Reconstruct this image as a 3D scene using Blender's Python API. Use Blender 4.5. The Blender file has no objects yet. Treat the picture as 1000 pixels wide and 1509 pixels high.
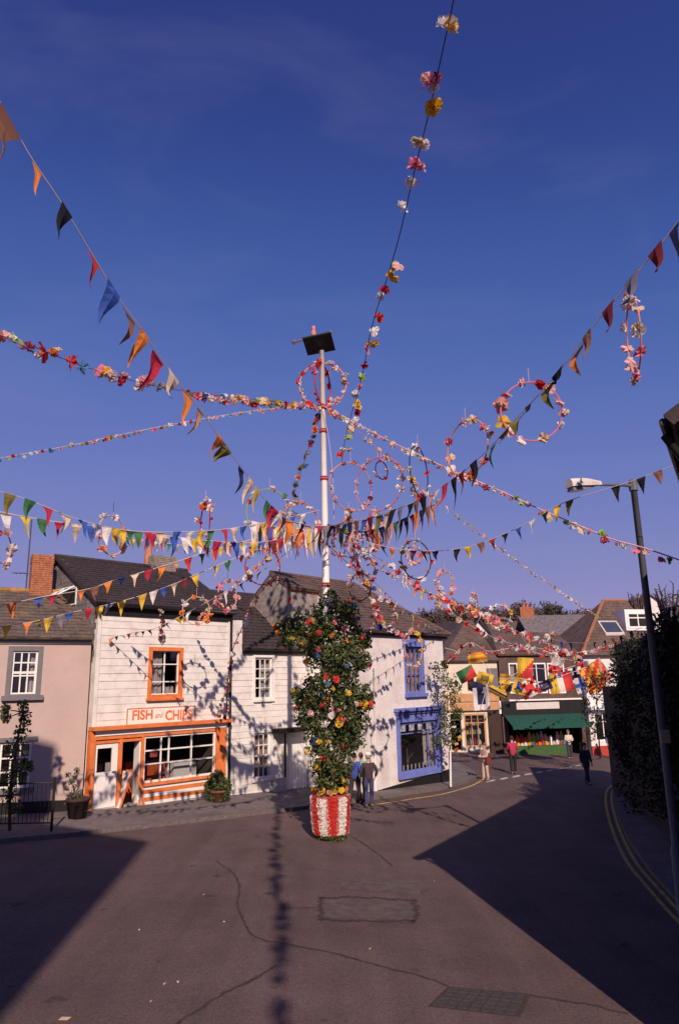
import bpy, math, random
from mathutils import Vector, Matrix
random.seed(7)
R = math.radians
sc = bpy.context.scene
COL = sc.collection
# ------------------------------------------------------------------ camera
FPX = 1043.0                                  # focal length in photograph pixels (1000 x 1509)
HC = 4.05
TH = math.atan(249 / FPX)
RHO = R(1.13)
Fw = Vector((0, math.cos(TH), math.sin(TH)))
R0 = Vector((1, 0, 0)); U0 = Vector((0, -math.sin(TH), math.cos(TH)))
Rt = R0 * math.cos(RHO) - U0 * math.sin(RHO)
Ut = R0 * math.sin(RHO) + U0 * math.cos(RHO)
CAM = Vector((0, 0, HC))
cd = bpy.data.cameras.new('camera'); co = bpy.data.objects.new('camera', cd); COL.objects.link(co)
cd.sensor_fit = 'HORIZONTAL'; cd.sensor_width = 24.0; cd.lens = 24.0 * FPX / 1000.0
cd.clip_start = 0.1; cd.clip_end = 3000
m = Matrix.Identity(4)
for i in range(3):
    m[i][0] = Rt[i]; m[i][1] = Ut[i]; m[i][2] = -Fw[i]; m[i][3] = CAM[i]
co.matrix_world = m
sc.camera = co
# ------------------------------------------------------------------ sky, sun, exposure
SUN_EL = 33.0; SUN_DX = -0.205                # light travels (SUN_DX, 1) in plan
lh = Vector((SUN_DX, 1, 0)).normalized()
LDIR = (lh * math.cos(R(SUN_EL)) + Vector((0, 0, -math.sin(R(SUN_EL))))).normalized()
w = bpy.data.worlds.new('World'); sc.world = w; w.use_nodes = True
nt = w.node_tree; nt.nodes.clear()
sky = nt.nodes.new('ShaderNodeTexSky'); sky.sky_type = 'NISHITA'; sky.sun_disc = False
sky.sun_elevation = R(SUN_EL)
sky.sun_rotation = math.atan2(-lh.x, -lh.y)
sky.altitude = 20; sky.air_density = 1.0; sky.dust_density = 0.0; sky.ozone_density = 6.0
hs = nt.nodes.new('ShaderNodeMix'); hs.data_type = 'RGBA'; hs.blend_type = 'MULTIPLY'; hs.inputs[0].default_value = 1
hs.inputs[7].default_value = (1.18 * .068, 0.80 * .068, 1.22 * .068, 1)
cv = nt.nodes.new('ShaderNodeRGBCurve')       # film response of the slide: deeper blue aloft, paler lavender low down
for ch, pts in enumerate((((.038, .026), (.061, .060), (.105, .128), (.271, .262), (1, .50)), ((.0545, .050), (.0843, .112), (.141, .180), (.314, .262), (1, .48)), ((.184, .225), (.275, .372), (.413, .478), (.694, .53), (1, .57)))):
    c_ = cv.mapping.curves[ch]; c_.points[0].location = (0, 0); c_.points[1].location = pts[-1]
    for p in pts[:-1]: c_.points.new(*p)
    for p in c_.points: p.handle_type = 'AUTO_CLAMPED'
cv.mapping.update()
sca = nt.nodes.new('ShaderNodeVectorMath'); sca.operation = 'SCALE'; sca.inputs['Scale'].default_value = 10.0
bg = nt.nodes.new('ShaderNodeBackground'); bg.inputs[1].default_value = 0.10
wo = nt.nodes.new('ShaderNodeOutputWorld')
nt.links.new(sky.outputs[0], hs.inputs[6]); nt.links.new(hs.outputs[2], cv.inputs['Color']); wn = nt.nodes.new('ShaderNodeTexNoise'); wn.inputs['Scale'].default_value = 3.2; wn.inputs['Detail'].default_value = 7; wn.inputs['Roughness'].default_value = .55; wn.inputs['Distortion'].default_value = .6
wt = nt.nodes.new('ShaderNodeTexCoord'); wm = nt.nodes.new('ShaderNodeMapping'); wm.inputs['Scale'].default_value = (.8, 1.2, 3.0); wm.inputs['Rotation'].default_value = (0, .35, 0)
nt.links.new(wt.outputs['Generated'], wm.inputs[0]); nt.links.new(wm.outputs[0], wn.inputs['Vector'])
wr = nt.nodes.new('ShaderNodeMapRange'); wr.inputs[1].default_value = .5; wr.inputs[2].default_value = .85; wr.inputs[3].default_value = 0; wr.inputs[4].default_value = .11; nt.links.new(wn.outputs['Fac'], wr.inputs[0])   # thin cirrus
wx = nt.nodes.new('ShaderNodeMix'); wx.data_type = 'RGBA'; wx.inputs[7].default_value = (.42, .40, .55, 1); nt.links.new(wr.outputs[0], wx.inputs[0]); nt.links.new(cv.outputs['Color'], wx.inputs[6]); nt.links.new(wx.outputs[2], sca.inputs[0]); nt.links.new(sca.outputs[0], bg.inputs[0]); nt.links.new(bg.outputs[0], wo.inputs[0])
sd = bpy.data.lights.new('sun', 'SUN'); sd.energy = 4.9; sd.angle = R(0.5); sd.color = (1.0, 0.79, 0.63)
so = bpy.data.objects.new('sun', sd); COL.objects.link(so)
so.rotation_euler = LDIR.to_track_quat('-Z', 'Y').to_euler(); so.location = (10, -30, 30)
sc.view_settings.view_transform = 'Standard'; sc.view_settings.look = 'None'
sc.view_settings.exposure = 0.0; sc.view_settings.gamma = 1.0
sc.view_settings.use_curve_mapping = False

# ------------------------------------------------------------------ pixel helpers
def ray(px, py): return Fw * FPX + Rt * (px - 500) + Ut * (754.5 - py)
GB, GC = .055, .004
def gz(x, y):
    x = max(-60, min(60, x)); y = max(-60, min(80, y))
    return -GB * (x + .4) - GC * (y - 20.2)
def gnd(px, py):
    d = ray(px, py)
    t = (-GB * .4 + GC * 20.2 - HC) / (d.z + GB * d.x + GC * d.y)
    return CAM + d * t
def at(px, py, d):                            # the point of that pixel at world depth y = d
    r = ray(px, py); return CAM + r * (d / r.y)
class Fr:                                     # a wall frame: s along, t outwards, z up
    def __init__(s, a, b):
        s.o = Vector((a.x, a.y, 0)); s.u = Vector((b.x - a.x, b.y - a.y, 0)).normalized()
        s.n = Vector((s.u.y, -s.u.x, 0))
    def w(s, a, t, z): return s.o + s.u * a + s.n * t + Vector((0, 0, z))
    def px(s, x, y, t=0):
        d = ray(x, y); k = ((s.o + s.n * t) - CAM).dot(s.n) / d.dot(s.n)
        p = CAM + d * k; return (p - s.o).dot(s.u), p.z
    def rect(s, x0, y0, x1, y1, t=0):
        mx, my = (x0 + x1) / 2, (y0 + y1) / 2
        return s.px(x0, my, t)[0], s.px(x1, my, t)[0], s.px(mx, y1, t)[1], s.px(mx, y0, t)[1]
    def gz(s, a, t=0):
        p = s.w(a, t, 0); return gz(p.x, p.y)

# ------------------------------------------------------------------ materials
def lin(c): return tuple(((v / 255 / 12.92) if v / 255 < .04045 else ((v / 255 + .055) / 1.055) ** 2.4) for v in c)
MATS = {}
def mat(name, col, rough=.8, var=.15, scale=6.0, bump=0.0, bscale=40.0, metal=0, spec=.3, stain=None, trans=0, coat=0):
    if name in MATS: return MATS[name]
    m_ = bpy.data.materials.new(name); m_.use_nodes = True; t = m_.node_tree; N = t.nodes
    b = N['Principled BSDF']; b.inputs['Roughness'].default_value = rough; b.inputs['Metallic'].default_value = metal
    b.inputs['Specular IOR Level'].default_value = spec
    tc = N.new('ShaderNodeTexCoord')
    nz = N.new('ShaderNodeTexNoise'); nz.inputs['Scale'].default_value = scale; nz.inputs['Detail'].default_value = 6
    t.links.new(tc.outputs['Object'], nz.inputs['Vector'])
    rp = N.new('ShaderNodeValToRGB')
    lo = [max(0, c * (1 - var)) for c in col[:3]]; hi = [min(1, c * (1 + var)) for c in col[:3]]
    rp.color_ramp.elements[0].position = .3; rp.color_ramp.elements[1].position = .7
    rp.color_ramp.elements[0].color = (*lo, 1); rp.color_ramp.elements[1].color = (*hi, 1)
    t.links.new(nz.outputs['Fac'], rp.inputs['Fac'])
    out = rp.outputs['Color']
    if stain:                                 # stains: (colour, scale, low, high)
        n2 = N.new('ShaderNodeTexNoise'); n2.inputs['Scale'].default_value = stain[1]; n2.inputs['Detail'].default_value = 8
        n2.inputs['Roughness'].default_value = .65
        t.links.new(tc.outputs['Object'], n2.inputs['Vector'])
        r2 = N.new('ShaderNodeValToRGB'); r2.color_ramp.elements[0].position = stain[2]; r2.color_ramp.elements[1].position = stain[3]
        t.links.new(n2.outputs['Fac'], r2.inputs['Fac'])
        mx = N.new('ShaderNodeMix'); mx.data_type = 'RGBA'
        t.links.new(r2.outputs['Color'], mx.inputs[0]); t.links.new(out, mx.inputs[6]); mx.inputs[7].default_value = (*stain[0], 1)
        out = mx.outputs[2]
    t.links.new(out, b.inputs['Base Color'])
    if bump:
        n3 = N.new('ShaderNodeTexNoise'); n3.inputs['Scale'].default_value = bscale; n3.inputs['Detail'].default_value = 5
        t.links.new(tc.outputs['Object'], n3.inputs['Vector'])
        bp = N.new('ShaderNodeBump'); bp.inputs['Strength'].default_value = bump; bp.inputs['Distance'].default_value = .02
        t.links.new(n3.outputs['Fac'], bp.inputs['Height']); t.links.new(bp.outputs['Normal'], b.inputs['Normal'])
    if trans:
        tl = N.new('ShaderNodeBsdfTranslucent'); ms = N.new('ShaderNodeMixShader'); ms.inputs[0].default_value = trans
        t.links.new(out, tl.inputs['Color']); t.links.new(b.outputs[0], ms.inputs[1]); t.links.new(tl.outputs[0], ms.inputs[2])
        t.links.new(ms.outputs[0], N['Material Output'].inputs['Surface'])
    MATS[name] = m_; return m_
def glass():
    if 'glass' in MATS: return MATS['glass']
    m_ = bpy.data.materials.new('window_glass'); m_.use_nodes = True; t = m_.node_tree; N = t.nodes; N.clear()
    tr = N.new('ShaderNodeBsdfTransparent'); tr.inputs[0].default_value = (.88, .89, .9, 1)
    gl = N.new('ShaderNodeBsdfGlossy'); gl.inputs['Roughness'].default_value = .03
    fr = N.new('ShaderNodeMath'); fr.operation = 'MULTIPLY_ADD'; fr.inputs[1].default_value = .6; fr.inputs[2].default_value = .06
    lw = N.new('ShaderNodeLayerWeight'); pw = N.new('ShaderNodeMath'); pw.operation = 'POWER'; pw.inputs[1].default_value = 4
    t.links.new(lw.outputs['Facing'], pw.inputs[0]); t.links.new(pw.outputs[0], fr.inputs[0])
    ms = N.new('ShaderNodeMixShader'); o = N.new('ShaderNodeOutputMaterial')
    t.links.new(fr.outputs[0], ms.inputs[0]); t.links.new(tr.outputs[0], ms.inputs[1]); t.links.new(gl.outputs[0], ms.inputs[2]); t.links.new(ms.outputs[0], o.inputs[0])
    MATS['glass'] = m_; return m_
def road_material():
    m_ = bpy.data.materials.new('asphalt'); m_.use_nodes = True; t = m_.node_tree; N = t.nodes; b = N['Principled BSDF']
    tc = N.new('ShaderNodeTexCoord')
    def noise(sc_, det, rg, stretch=None):
        n = N.new('ShaderNodeTexNoise'); n.inputs['Scale'].default_value = sc_; n.inputs['Detail'].default_value = det; n.inputs['Roughness'].default_value = .6
        if stretch:
            mp = N.new('ShaderNodeMapping'); mp.inputs['Scale'].default_value = stretch; mp.inputs['Rotation'].default_value = (0, 0, .5); t.links.new(tc.outputs['Object'], mp.inputs[0]); t.links.new(mp.outputs[0], n.inputs['Vector'])
        else: t.links.new(tc.outputs['Object'], n.inputs['Vector'])
        r_ = N.new('ShaderNodeMapRange'); r_.inputs[1].default_value, r_.inputs[2].default_value = rg[:2]; r_.inputs[3].default_value, r_.inputs[4].default_value = rg[2:]
        t.links.new(n.outputs['Fac'], r_.inputs[0]); return r_.outputs[0]
    fac = None
    for o in (noise(.16, 4, (.35, .65, .80, 1.18)), noise(.9, 7, (.35, .7, .84, 1.12)), noise(1.2, 5, (.4, .62, .88, 1.06), (1.6, .12, 1)), noise(26, 3, (.3, .7, .72, 1.28)), noise(95, 2, (.3, .7, .6, 1.4))):
        if fac is None: fac = o; continue
        q = N.new('ShaderNodeMath'); q.operation = 'MULTIPLY'; t.links.new(fac, q.inputs[0]); t.links.new(o, q.inputs[1]); fac = q.outputs[0]
    vz = N.new('ShaderNodeTexNoise'); vz.inputs['Scale'].default_value = 2.3; vz.inputs['Detail'].default_value = 2; t.links.new(tc.outputs['Object'], vz.inputs['Vector'])
    sp = N.new('ShaderNodeMapRange'); sp.inputs[1].default_value = .69; sp.inputs[2].default_value = .74; sp.inputs[3].default_value = 1; sp.inputs[4].default_value = .62; t.links.new(vz.outputs['Fac'], sp.inputs[0])   # oil spots
    q = N.new('ShaderNodeMath'); q.operation = 'MULTIPLY'; t.links.new(fac, q.inputs[0]); t.links.new(sp.outputs[0], q.inputs[1])
    v = N.new('ShaderNodeVectorMath'); v.operation = 'SCALE'; v.inputs[0].default_value = (.137, .093, .092); t.links.new(q.outputs[0], v.inputs['Scale']); t.links.new(v.outputs[0], b.inputs['Base Color'])
    b.inputs['Roughness'].default_value = .85; b.inputs['Specular IOR Level'].default_value = .25
    bp = N.new('ShaderNodeBump'); bp.inputs['Strength'].default_value = .6; bp.inputs['Distance'].default_value = .012; t.links.new(fac, bp.inputs['Height']); t.links.new(bp.outputs[0], b.inputs['Normal'])
    return m_
M_road = road_material()
M_patch = mat('asphalt_patch', (.11, .083, .083), .9, .25, 5, .5, 90)
M_tar = mat('tar_and_shadow_line', (.055, .040, .038), .8, .3, 8, .4, 60)
M_pave = mat('pavement_asphalt', (.17, .145, .145), .9, .18, 5, .4, 70, stain=((.1, .085, .085), .9, .45, .7))
M_kerb = mat('kerb_granite', (.15, .125, .12), .85, .25, 12, .4, 60)
M_yel = mat('yellow_road_paint', (.55, .40, .10), .8, .2, 14, .3, 80, stain=((.12, .1, .07), 5, .5, .7))
M_wht_line = mat('white_road_paint', (.62, .6, .58), .8, .2, 14, .3, 80, stain=((.13, .11, .11), 4, .5, .7))
M_white = mat('white_board_paint', (.76, .73, .70), .65, .07, 3, .25, 30, stain=((.50, .43, .37), 2.3, .50, .85))
M_white2 = mat('white_gloss_paint', (.82, .80, .78), .4, .04, 5)
M_render = mat('white_rough_render', (.74, .69, .68), .88, .08, 2, 1.0, 12, stain=((.50, .43, .42), 1.4, .48, .85))
M_pink = mat('pink_render', (.52, .40, .37), .88, .07, 2.2, .5, 35, stain=((.40, .30, .28), 1.1, .45, .85))
M_orange = mat('orange_paint', (.74, .205, .06), .6, .14, 5, .2, 25, stain=((.50, .15, .06), 4, .48, .8))
M_blue = mat('blue_paint', (.16, .205, .56), .65, .12, 4, .2, 25, stain=((.13, .155, .36), 3, .46, .8))
M_black = mat('black_paint', (.015, .014, .014), .5, .2)
M_grey = mat('grey_paint', (.17, .165, .18), .6, .1)
M_slate = mat('dark_slate', (.05, .038, .04), .75, .3, 7, .4, 25)
M_slate2 = mat('lichened_slate', (.13, .10, .09), .9, .3, 5, .6, 25, stain=((.24, .16, .07), 1.6, .55, .72))
M_slate3 = mat('brown_slate', (.135, .092, .078), .85, .3, 6, .5, 25, stain=((.075, .052, .048), 1.1, .45, .7))
M_shing = mat('weathered_slate_hanging', (.17, .155, .15), .85, .35, 8, .5, 25, stain=((.3, .28, .26), 2.5, .5, .7))
M_brick = mat('orange_brick', (.40, .15, .08), .9, .3, 9, .5, 40)
M_mortar = mat('mortar', (.32, .26, .22), .95, .15)
M_stone = mat('grey_stone', (.28, .24, .22), .9, .3, 5, .7, 12)
M_dark = mat('dark_interior', (.022, .018, .018), .9, .2)
M_inner = mat('dim_interior_wall', (.10, .085, .075), .9, .2)
M_red = mat('counter_red', (.55, .10, .04), .5, .1)
M_curt = mat('white_net_curtain', (.66, .6, .6), .9, .1, 10, trans=.3)
M_curtp = mat('pink_curtain', (.55, .34, .30), .9, .25, 6, trans=.2)
M_metal = mat('dark_metal', (.07, .07, .08), .5, .2, metal=.3)
M_lamp = mat('lamp_grey', (.13, .14, .17), .55, .15)
M_leaf = mat('evergreen_leaf', (.085, .112, .034), .45, .5, 9, spec=.5, trans=.2)
M_leaf2 = mat('young_leaf', (.095, .12, .045), .6, .45, 9, trans=.3)
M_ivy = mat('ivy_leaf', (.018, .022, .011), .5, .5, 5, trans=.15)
M_bark = mat('bark', (.09, .065, .05), .9, .3, 12, .6, 30)
M_twig = mat('bare_twig', (.10, .07, .065), .9, .3, 2)
M_skin = mat('skin', (.55, .34, .26), .6, .05)
M_cord = mat('white_cord', (.6, .5, .5), .8, .1)
M_cordd = mat('dark_cord', (.10, .07, .09), .8, .1)
M_hill = mat('hill_grass', (.07, .07, .04), .9, .3, .05)
M_tile = mat('orange_ridge_tile', (.30, .13, .07), .85, .25, 6)
M_sil = mat('pale_stone', (.5, .46, .44), .8, .1)
CL = {'red': (.68, .06, .05), 'crimson': (.50, .03, .07), 'pink': (.80, .24, .32), 'palepink': (.82, .52, .52), 'white': (.84, .80, .78),
      'cream': (.78, .62, .45), 'yellow': (.80, .52, .06), 'orange': (.82, .25, .05), 'green': (.06, .20, .08), 'lime': (.40, .55, .14),
      'blue': (.05, .12, .46), 'navy': (.025, .03, .10), 'brown': (.28, .13, .09), 'olive': (.22, .18, .04), 'black': (.02, .018, .025),
      'maroon': (.22, .03, .04), 'grey': (.25, .24, .30), 'salmon': (.82, .36, .26), 'tan': (.55, .32, .18), 'sky': (.10, .24, .50)}
def paper(c): return mat('tissue_' + c, CL[c], .9, .12, 12, trans=.35)
def cloth(c): return mat('cloth_' + c, CL[c], .85, .10, 6, trans=.30)

# ------------------------------------------------------------------ mesh helpers
class MB:
    def __init__(s): s.v = []; s.f = []; s.mi = []; s.cur = 0
    def face(s, *pts):
        i = len(s.v); s.v += [Vector(p) for p in pts]; s.f.append(tuple(range(i, i + len(pts)))); s.mi.append(s.cur)
    def hexa(s, a):                           # 8 points: bottom 4 ccw, top 4 ccw
        i = len(s.v); s.v += [Vector(p) for p in a]
        for q in ((0, 3, 2, 1), (4, 5, 6, 7), (0, 1, 5, 4), (1, 2, 6, 5), (2, 3, 7, 6), (3, 0, 4, 7)):
            s.f.append(tuple(i + k for k in q)); s.mi.append(s.cur)
    def fbox(s, fr, s0, s1, t0, t1, z0, z1, z0b=None):
        zb = z0 if z0b is None else z0b
        s.hexa([fr.w(s0, t0, z0), fr.w(s0, t1, z0), fr.w(s1, t1, zb), fr.w(s1, t0, zb), fr.w(s0, t0, z1), fr.w(s0, t1, z1), fr.w(s1, t1, z1), fr.w(s1, t0, z1)])
    def box(s, c, sx, sy, sz):
        x, y, z = c; a, b, d = sx / 2, sy / 2, sz / 2
        s.hexa([(x - a, y - b, z - d), (x + a, y - b, z - d), (x + a, y + b, z - d), (x - a, y + b, z - d), (x - a, y - b, z + d), (x + a, y - b, z + d), (x + a, y + b, z + d), (x - a, y + b, z + d)])
    def tube(s, pts, r, n=6, closed=False, cap=True):
        pts = [Vector(p) for p in pts]; rr = r if isinstance(r, (list, tuple)) else [r] * len(pts)
        base = len(s.v); k = len(pts)
        for i, p in enumerate(pts):
            if closed: d = pts[(i + 1) % k] - pts[i - 1]
            else: d = pts[min(i + 1, k - 1)] - pts[max(i - 1, 0)]
            d = d.normalized() if d.length > 1e-9 else Vector((0, 0, 1))
            a = d.cross(Vector((0, 0, 1)) if abs(d.z) < .9 else Vector((1, 0, 0))).normalized(); b = d.cross(a)
            for j in range(n):
                q = 2 * math.pi * j / n; s.v.append(p + (a * math.cos(q) + b * math.sin(q)) * rr[i])
        for i in range(k if closed else k - 1):
            for j in range(n):
                i2 = (i + 1) % k
                s.f.append((base + i * n + j, base + i * n + (j + 1) % n, base + i2 * n + (j + 1) % n, base + i2 * n + j)); s.mi.append(s.cur)
        if cap and not closed:
            s.f.append(tuple(base + j for j in range(n))); s.mi.append(s.cur)
            s.f.append(tuple(base + (k - 1) * n + j for j in reversed(range(n)))); s.mi.append(s.cur)
    def lathe(s, c, prof, n=20):              # prof: (r, z)
        c = Vector(c); base = len(s.v)
        for r, z in prof:
            for j in range(n):
                q = 2 * math.pi * j / n; s.v.append(c + Vector((r * math.cos(q), r * math.sin(q), z)))
        for i in range(len(prof) - 1):
            for j in range(n):
                s.f.append((base + i * n + j, base + i * n + (j + 1) % n, base + (i + 1) * n + (j + 1) % n, base + (i + 1) * n + j)); s.mi.append(s.cur)
        s.f.append(tuple(base + j for j in reversed(range(n)))); s.mi.append(s.cur)
        s.f.append(tuple(base + (len(prof) - 1) * n + j for j in range(n))); s.mi.append(s.cur)
    def build(s, name, mats, parent=None, smooth=False, kind=None):
        org = wloc(parent) if parent else Vector((0, 0, 0))
        me = bpy.data.meshes.new(name); me.from_pydata([v - org for v in s.v], [], s.f)
        for m_ in (mats if isinstance(mats, (list, tuple)) else [mats]): me.materials.append(m_)
        if max(s.mi, default=0): me.polygons.foreach_set('material_index', s.mi)
        if smooth: me.polygons.foreach_set('use_smooth', [True] * len(s.f))
        me.update()
        o = bpy.data.objects.new(name, me); COL.objects.link(o)
        if parent: o.parent = parent
        if kind: o['kind'] = kind
        return o
def wloc(o):
    v = Vector((0, 0, 0))
    while o: v = v + o.location; o = o.parent
    return v
def tag(o, label, cat, group=None):
    o['label'] = label; o['category'] = cat
    if group: o['group'] = group
    return o
def thing(name, loc, label, cat, group=None):
    o = bpy.data.objects.new(name, None); o.empty_display_size = .2; COL.objects.link(o); o.location = loc
    return tag(o, label, cat, group)
def one(name, mats, parent, fn, smooth=False, kind=None):
    b = MB(); fn(b); return b.build(name, mats, parent, smooth, kind)
def fb(name, m_, parent, fr, *a): return one(name, m_, parent, lambda b: b.fbox(fr, *a))

# ------------------------------------------------------------------ setting: ground, pavements, road marks
def strip_grid(name, m_, X, Y, dz):
    b = MB()
    for i in range(len(X) - 1):
        for j in range(len(Y) - 1):
            b.face(*[(x, y, gz(x, y) + dz) for x, y in ((X[i], Y[j]), (X[i + 1], Y[j]), (X[i + 1], Y[j + 1]), (X[i], Y[j + 1]))])
    return b.build(name, m_)
road = strip_grid('road', M_road, [-900, -60, 60, 900], [-900, -60, 80, 1500], 0); road['kind'] = 'structure'
def poly_slab(name, m_, pts, h, base=-.3):
    b = MB(); tp = [Vector((p.x, p.y, gz(p.x, p.y) + h)) for p in pts]; bt = [Vector((p.x, p.y, gz(p.x, p.y) + base)) for p in pts]
    b.face(*tp)
    for i in range(len(pts)):
        j = (i + 1) % len(pts); b.face(bt[i], bt[j], tp[j], tp[i])
    return b.build(name, m_)
T = Fr(gnd(128, 1199), gnd(327, 1178))        # chip shop and white house
PK = Fr(gnd(0, 1206), gnd(124, 1199))         # pink house
BL = Fr(gnd(558, 1169), gnd(658, 1155))       # blue and white corner house
kl = [gnd(-130, 1256), gnd(0, 1243), gnd(120, 1232), gnd(250, 1217), gnd(360, 1204), gnd(455, 1192), gnd(560, 1178), gnd(650, 1165), gnd(690, 1154)]
kl2 = [gnd(702, 1147), gnd(699, 1140), gnd(684, 1131), gnd(668, 1122)]
left_pave = poly_slab('left_pavement', M_pave, kl + kl2 + [Vector((2, 45, 0)), Vector((-14, 40, 0)), Vector((-24, 26, 0)), Vector((-22, 14, 0))], .09)
left_pave['kind'] = 'structure'
def resample(pts, step):
    out = []; carry = 0
    for a, b in zip(pts, pts[1:]):
        L = (b - a).length; n = max(1, int(round(L / step)))
        for k in range(n): out.append(a.lerp(b, k / n))
    return out + [pts[-1]]
def kerb_run(pts, parent, w=.14, h=.1, step=.9, side=1):
    pts = resample([Vector((p.x, p.y, 0)) for p in pts], step)
    for a, b in zip(pts, pts[1:]):
        d = (b - a).normalized(); n = Vector((-d.y, d.x, 0)) * side
        a2, b2 = a + d * .006, b - d * .006
        k = MB(); jz = random.uniform(-.004, .006)
        q = [a2 - n * .01, b2 - n * .01, b2 + n * w, a2 + n * w]
        k.hexa([Vector((p.x, p.y, gz(p.x, p.y) - .2)) for p in q] + [Vector((p.x, p.y, gz(p.x, p.y) + h + jz)) for p in q])
        k.build('kerb_stone', M_kerb, parent)
kerb_run(kl + kl2, left_pave)
kr = [gnd(1330, 1509), gnd(1120, 1440), gnd(1010, 1345), gnd(960, 1290), gnd(925, 1240), gnd(908, 1200), gnd(902, 1172), gnd(907, 1158), gnd(922, 1150)]
right_pave = poly_slab('right_pavement', M_pave, kr + [gnd(940, 1146), Vector((28, 40, 0)), Vector((26, 5, 0))], .09)
right_pave['kind'] = 'structure'
kerb_run(kr + [gnd(940, 1146)], right_pave, side=-1)
def smooth_line(pts, n=8):
    out = []
    P = [pts[0]] + list(pts) + [pts[-1]]
    for i in range(1, len(P) - 2):
        for k in range(n):
            t = k / n; a, b, c, d = P[i - 1], P[i], P[i + 1], P[i + 2]
            out.append(.5 * ((2 * b) + (c - a) * t + (2 * a - 5 * b + 4 * c - d) * t * t + (3 * b - a - 3 * c + d) * t ** 3))
    return out + [pts[-1]]
def ribbon(b, pts, w, dz, jit=0):
    pts = [Vector((p.x, p.y, 0)) for p in pts]; L = []
    for i, p in enumerate(pts):
        d = (pts[min(i + 1, len(pts) - 1)] - pts[max(0, i - 1)]).normalized(); n = Vector((-d.y, d.x, 0))
        ww = w * (1 + random.uniform(-jit, jit)); q = p + n * random.uniform(-jit, jit) * w
        L.append((q + n * ww / 2, q - n * ww / 2))
    for (a, c), (e, g) in zip(L, L[1:]): b.face(*[(p.x, p.y, gz(p.x, p.y) + dz) for p in (c, g, e, a)])
def paint(name, m_, pts, w, dz=.006, jit=0, parent=road):
    b = MB(); ribbon(b, pts, w, dz, jit); return b.build(name, m_, parent)
def offset(pts, d):
    o = []
    for i, p in enumerate(pts):
        t = (pts[min(i + 1, len(pts) - 1)] - pts[max(0, i - 1)]); t.z = 0; t.normalize(); o.append(p + Vector((-t.y, t.x, 0)) * d)
    return o
yl = smooth_line([gnd(1090, 1450), gnd(1000, 1360), gnd(955, 1310), gnd(920, 1265), gnd(899, 1215), gnd(892, 1180), gnd(896, 1162), gnd(914, 1152)])
paint('yellow_line', M_yel, yl, .085); paint('yellow_line', M_yel, offset(yl, -.21), .085)
yll = smooth_line([gnd(548, 1187), gnd(600, 1179), gnd(650, 1171), gnd(690, 1160), gnd(709, 1151)])
paint('yellow_line', M_yel, yll, .10); paint('yellow_line', M_yel, [gnd(709, 1151), gnd(704, 1146), gnd(691, 1139)], .10)
for k in range(9):                            # give-way dashes
    a = gnd(716, 1153).lerp(gnd(860, 1127), k / 9); b_ = gnd(716, 1153).lerp(gnd(860, 1127), (k + .6) / 9)
    paint('white_dash', M_wht_line, [a, b_], .12)
    if k < 5: paint('white_dash', M_wht_line, [a + Vector((.1, .35, 0)), b_ + Vector((.1, .35, 0))], .10)
for pts, ww in ((((318, 1268), (345, 1290), (353, 1312), (349, 1332), (358, 1356), (376, 1382), (430, 1393), (500, 1408), (560, 1424), (620, 1440), (662, 1454)), .045),
                (((408, 1424), (370, 1445), (330, 1464), (290, 1490), (258, 1512)), .05), (((775, 1466), (820, 1474), (870, 1482), (925, 1496)), .05),
                (((512, 1230), (545, 1250), (578, 1277)), .04), (((400, 1340), (470, 1338)), .03)):  # the short line right of the barrel is a cast shadow painted in tar colour
    paint('tar_and_shadow_line', M_tar, resample(smooth_line([gnd(*p) for p in pts], 5), .12), ww, .005, .45)
for q in (((470, 1324), (520, 1323), (566, 1325), (610, 1328)), ((610, 1326), (612, 1344), (612, 1360)), ((612, 1358), (540, 1358), (472, 1356)), ((474, 1357), (471, 1340), (472, 1323))):
    paint('trench_edge', M_tar, resample([gnd(*p) for p in q], .07), .10, .006, .5)
paint('road_patch', M_patch, [gnd(541, 1357), gnd(541, 1326)], 1.9, .003)
paint('road_patch', M_patch, [gnd(560, 1316), gnd(563, 1296)], 1.6, .003)
# ------------------------------------------------------------------ wall, window and roof builders
def cells(s0, s1, z0, z1, ops):
    S = sorted({s0, s1, *[max(s0, min(s1, v)) for o in ops for v in o[:2]]}); Z = sorted({z0, z1, *[max(z0, min(z1, v)) for o in ops for v in o[2:]]})
    for a, b in zip(S, S[1:]):
        for c, d in zip(Z, Z[1:]):
            ms, mz = (a + b) / 2, (c + d) / 2
            if not any(o[0] < ms < o[1] and o[2] < mz < o[3] for o in ops): yield a, b, c, d
def shell(parent, fr, s0, s1, depth, zb, zt, ops, m_, th=.28, inner=M_inner, t=0):
    b = MB()
    for a, e, c, d in cells(s0, s1, zb, zt, ops): b.fbox(fr, a, e, t - th, t, c, d)
    b.fbox(fr, s0, s0 + th, t - depth + .0, t - th - .001, zb, zt); b.fbox(fr, s1 - th, s1, t - depth, t - th - .001, zb, zt)
    b.fbox(fr, s0 + th + .001, s1 - th - .001, t - depth, t - depth + th, zb, zt)
    o = b.build('wall', m_, parent)
    if inner:
        i = MB(); i.fbox(fr, s0 + th + .02, s1 - th - .02, t - depth + th + .02, t - depth + th + .06, zb, zt)
        for z in (zt - .05, zb + (zt - zb) * .52): i.fbox(fr, s0 + th + .02, s1 - th - .02, t - depth + th + .1, t - th - .02, z - .1, z)
        i.fbox(fr, s0 + th + .02, s0 + th + .06, t - depth + th + .1, t - th - .03, zb, zt - .2); i.fbox(fr, s1 - th - .06, s1 - th - .02, t - depth + th + .1, t - th - .03, zb, zt - .2)
        i.build('interior_lining', inner, parent)
    return o
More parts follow.
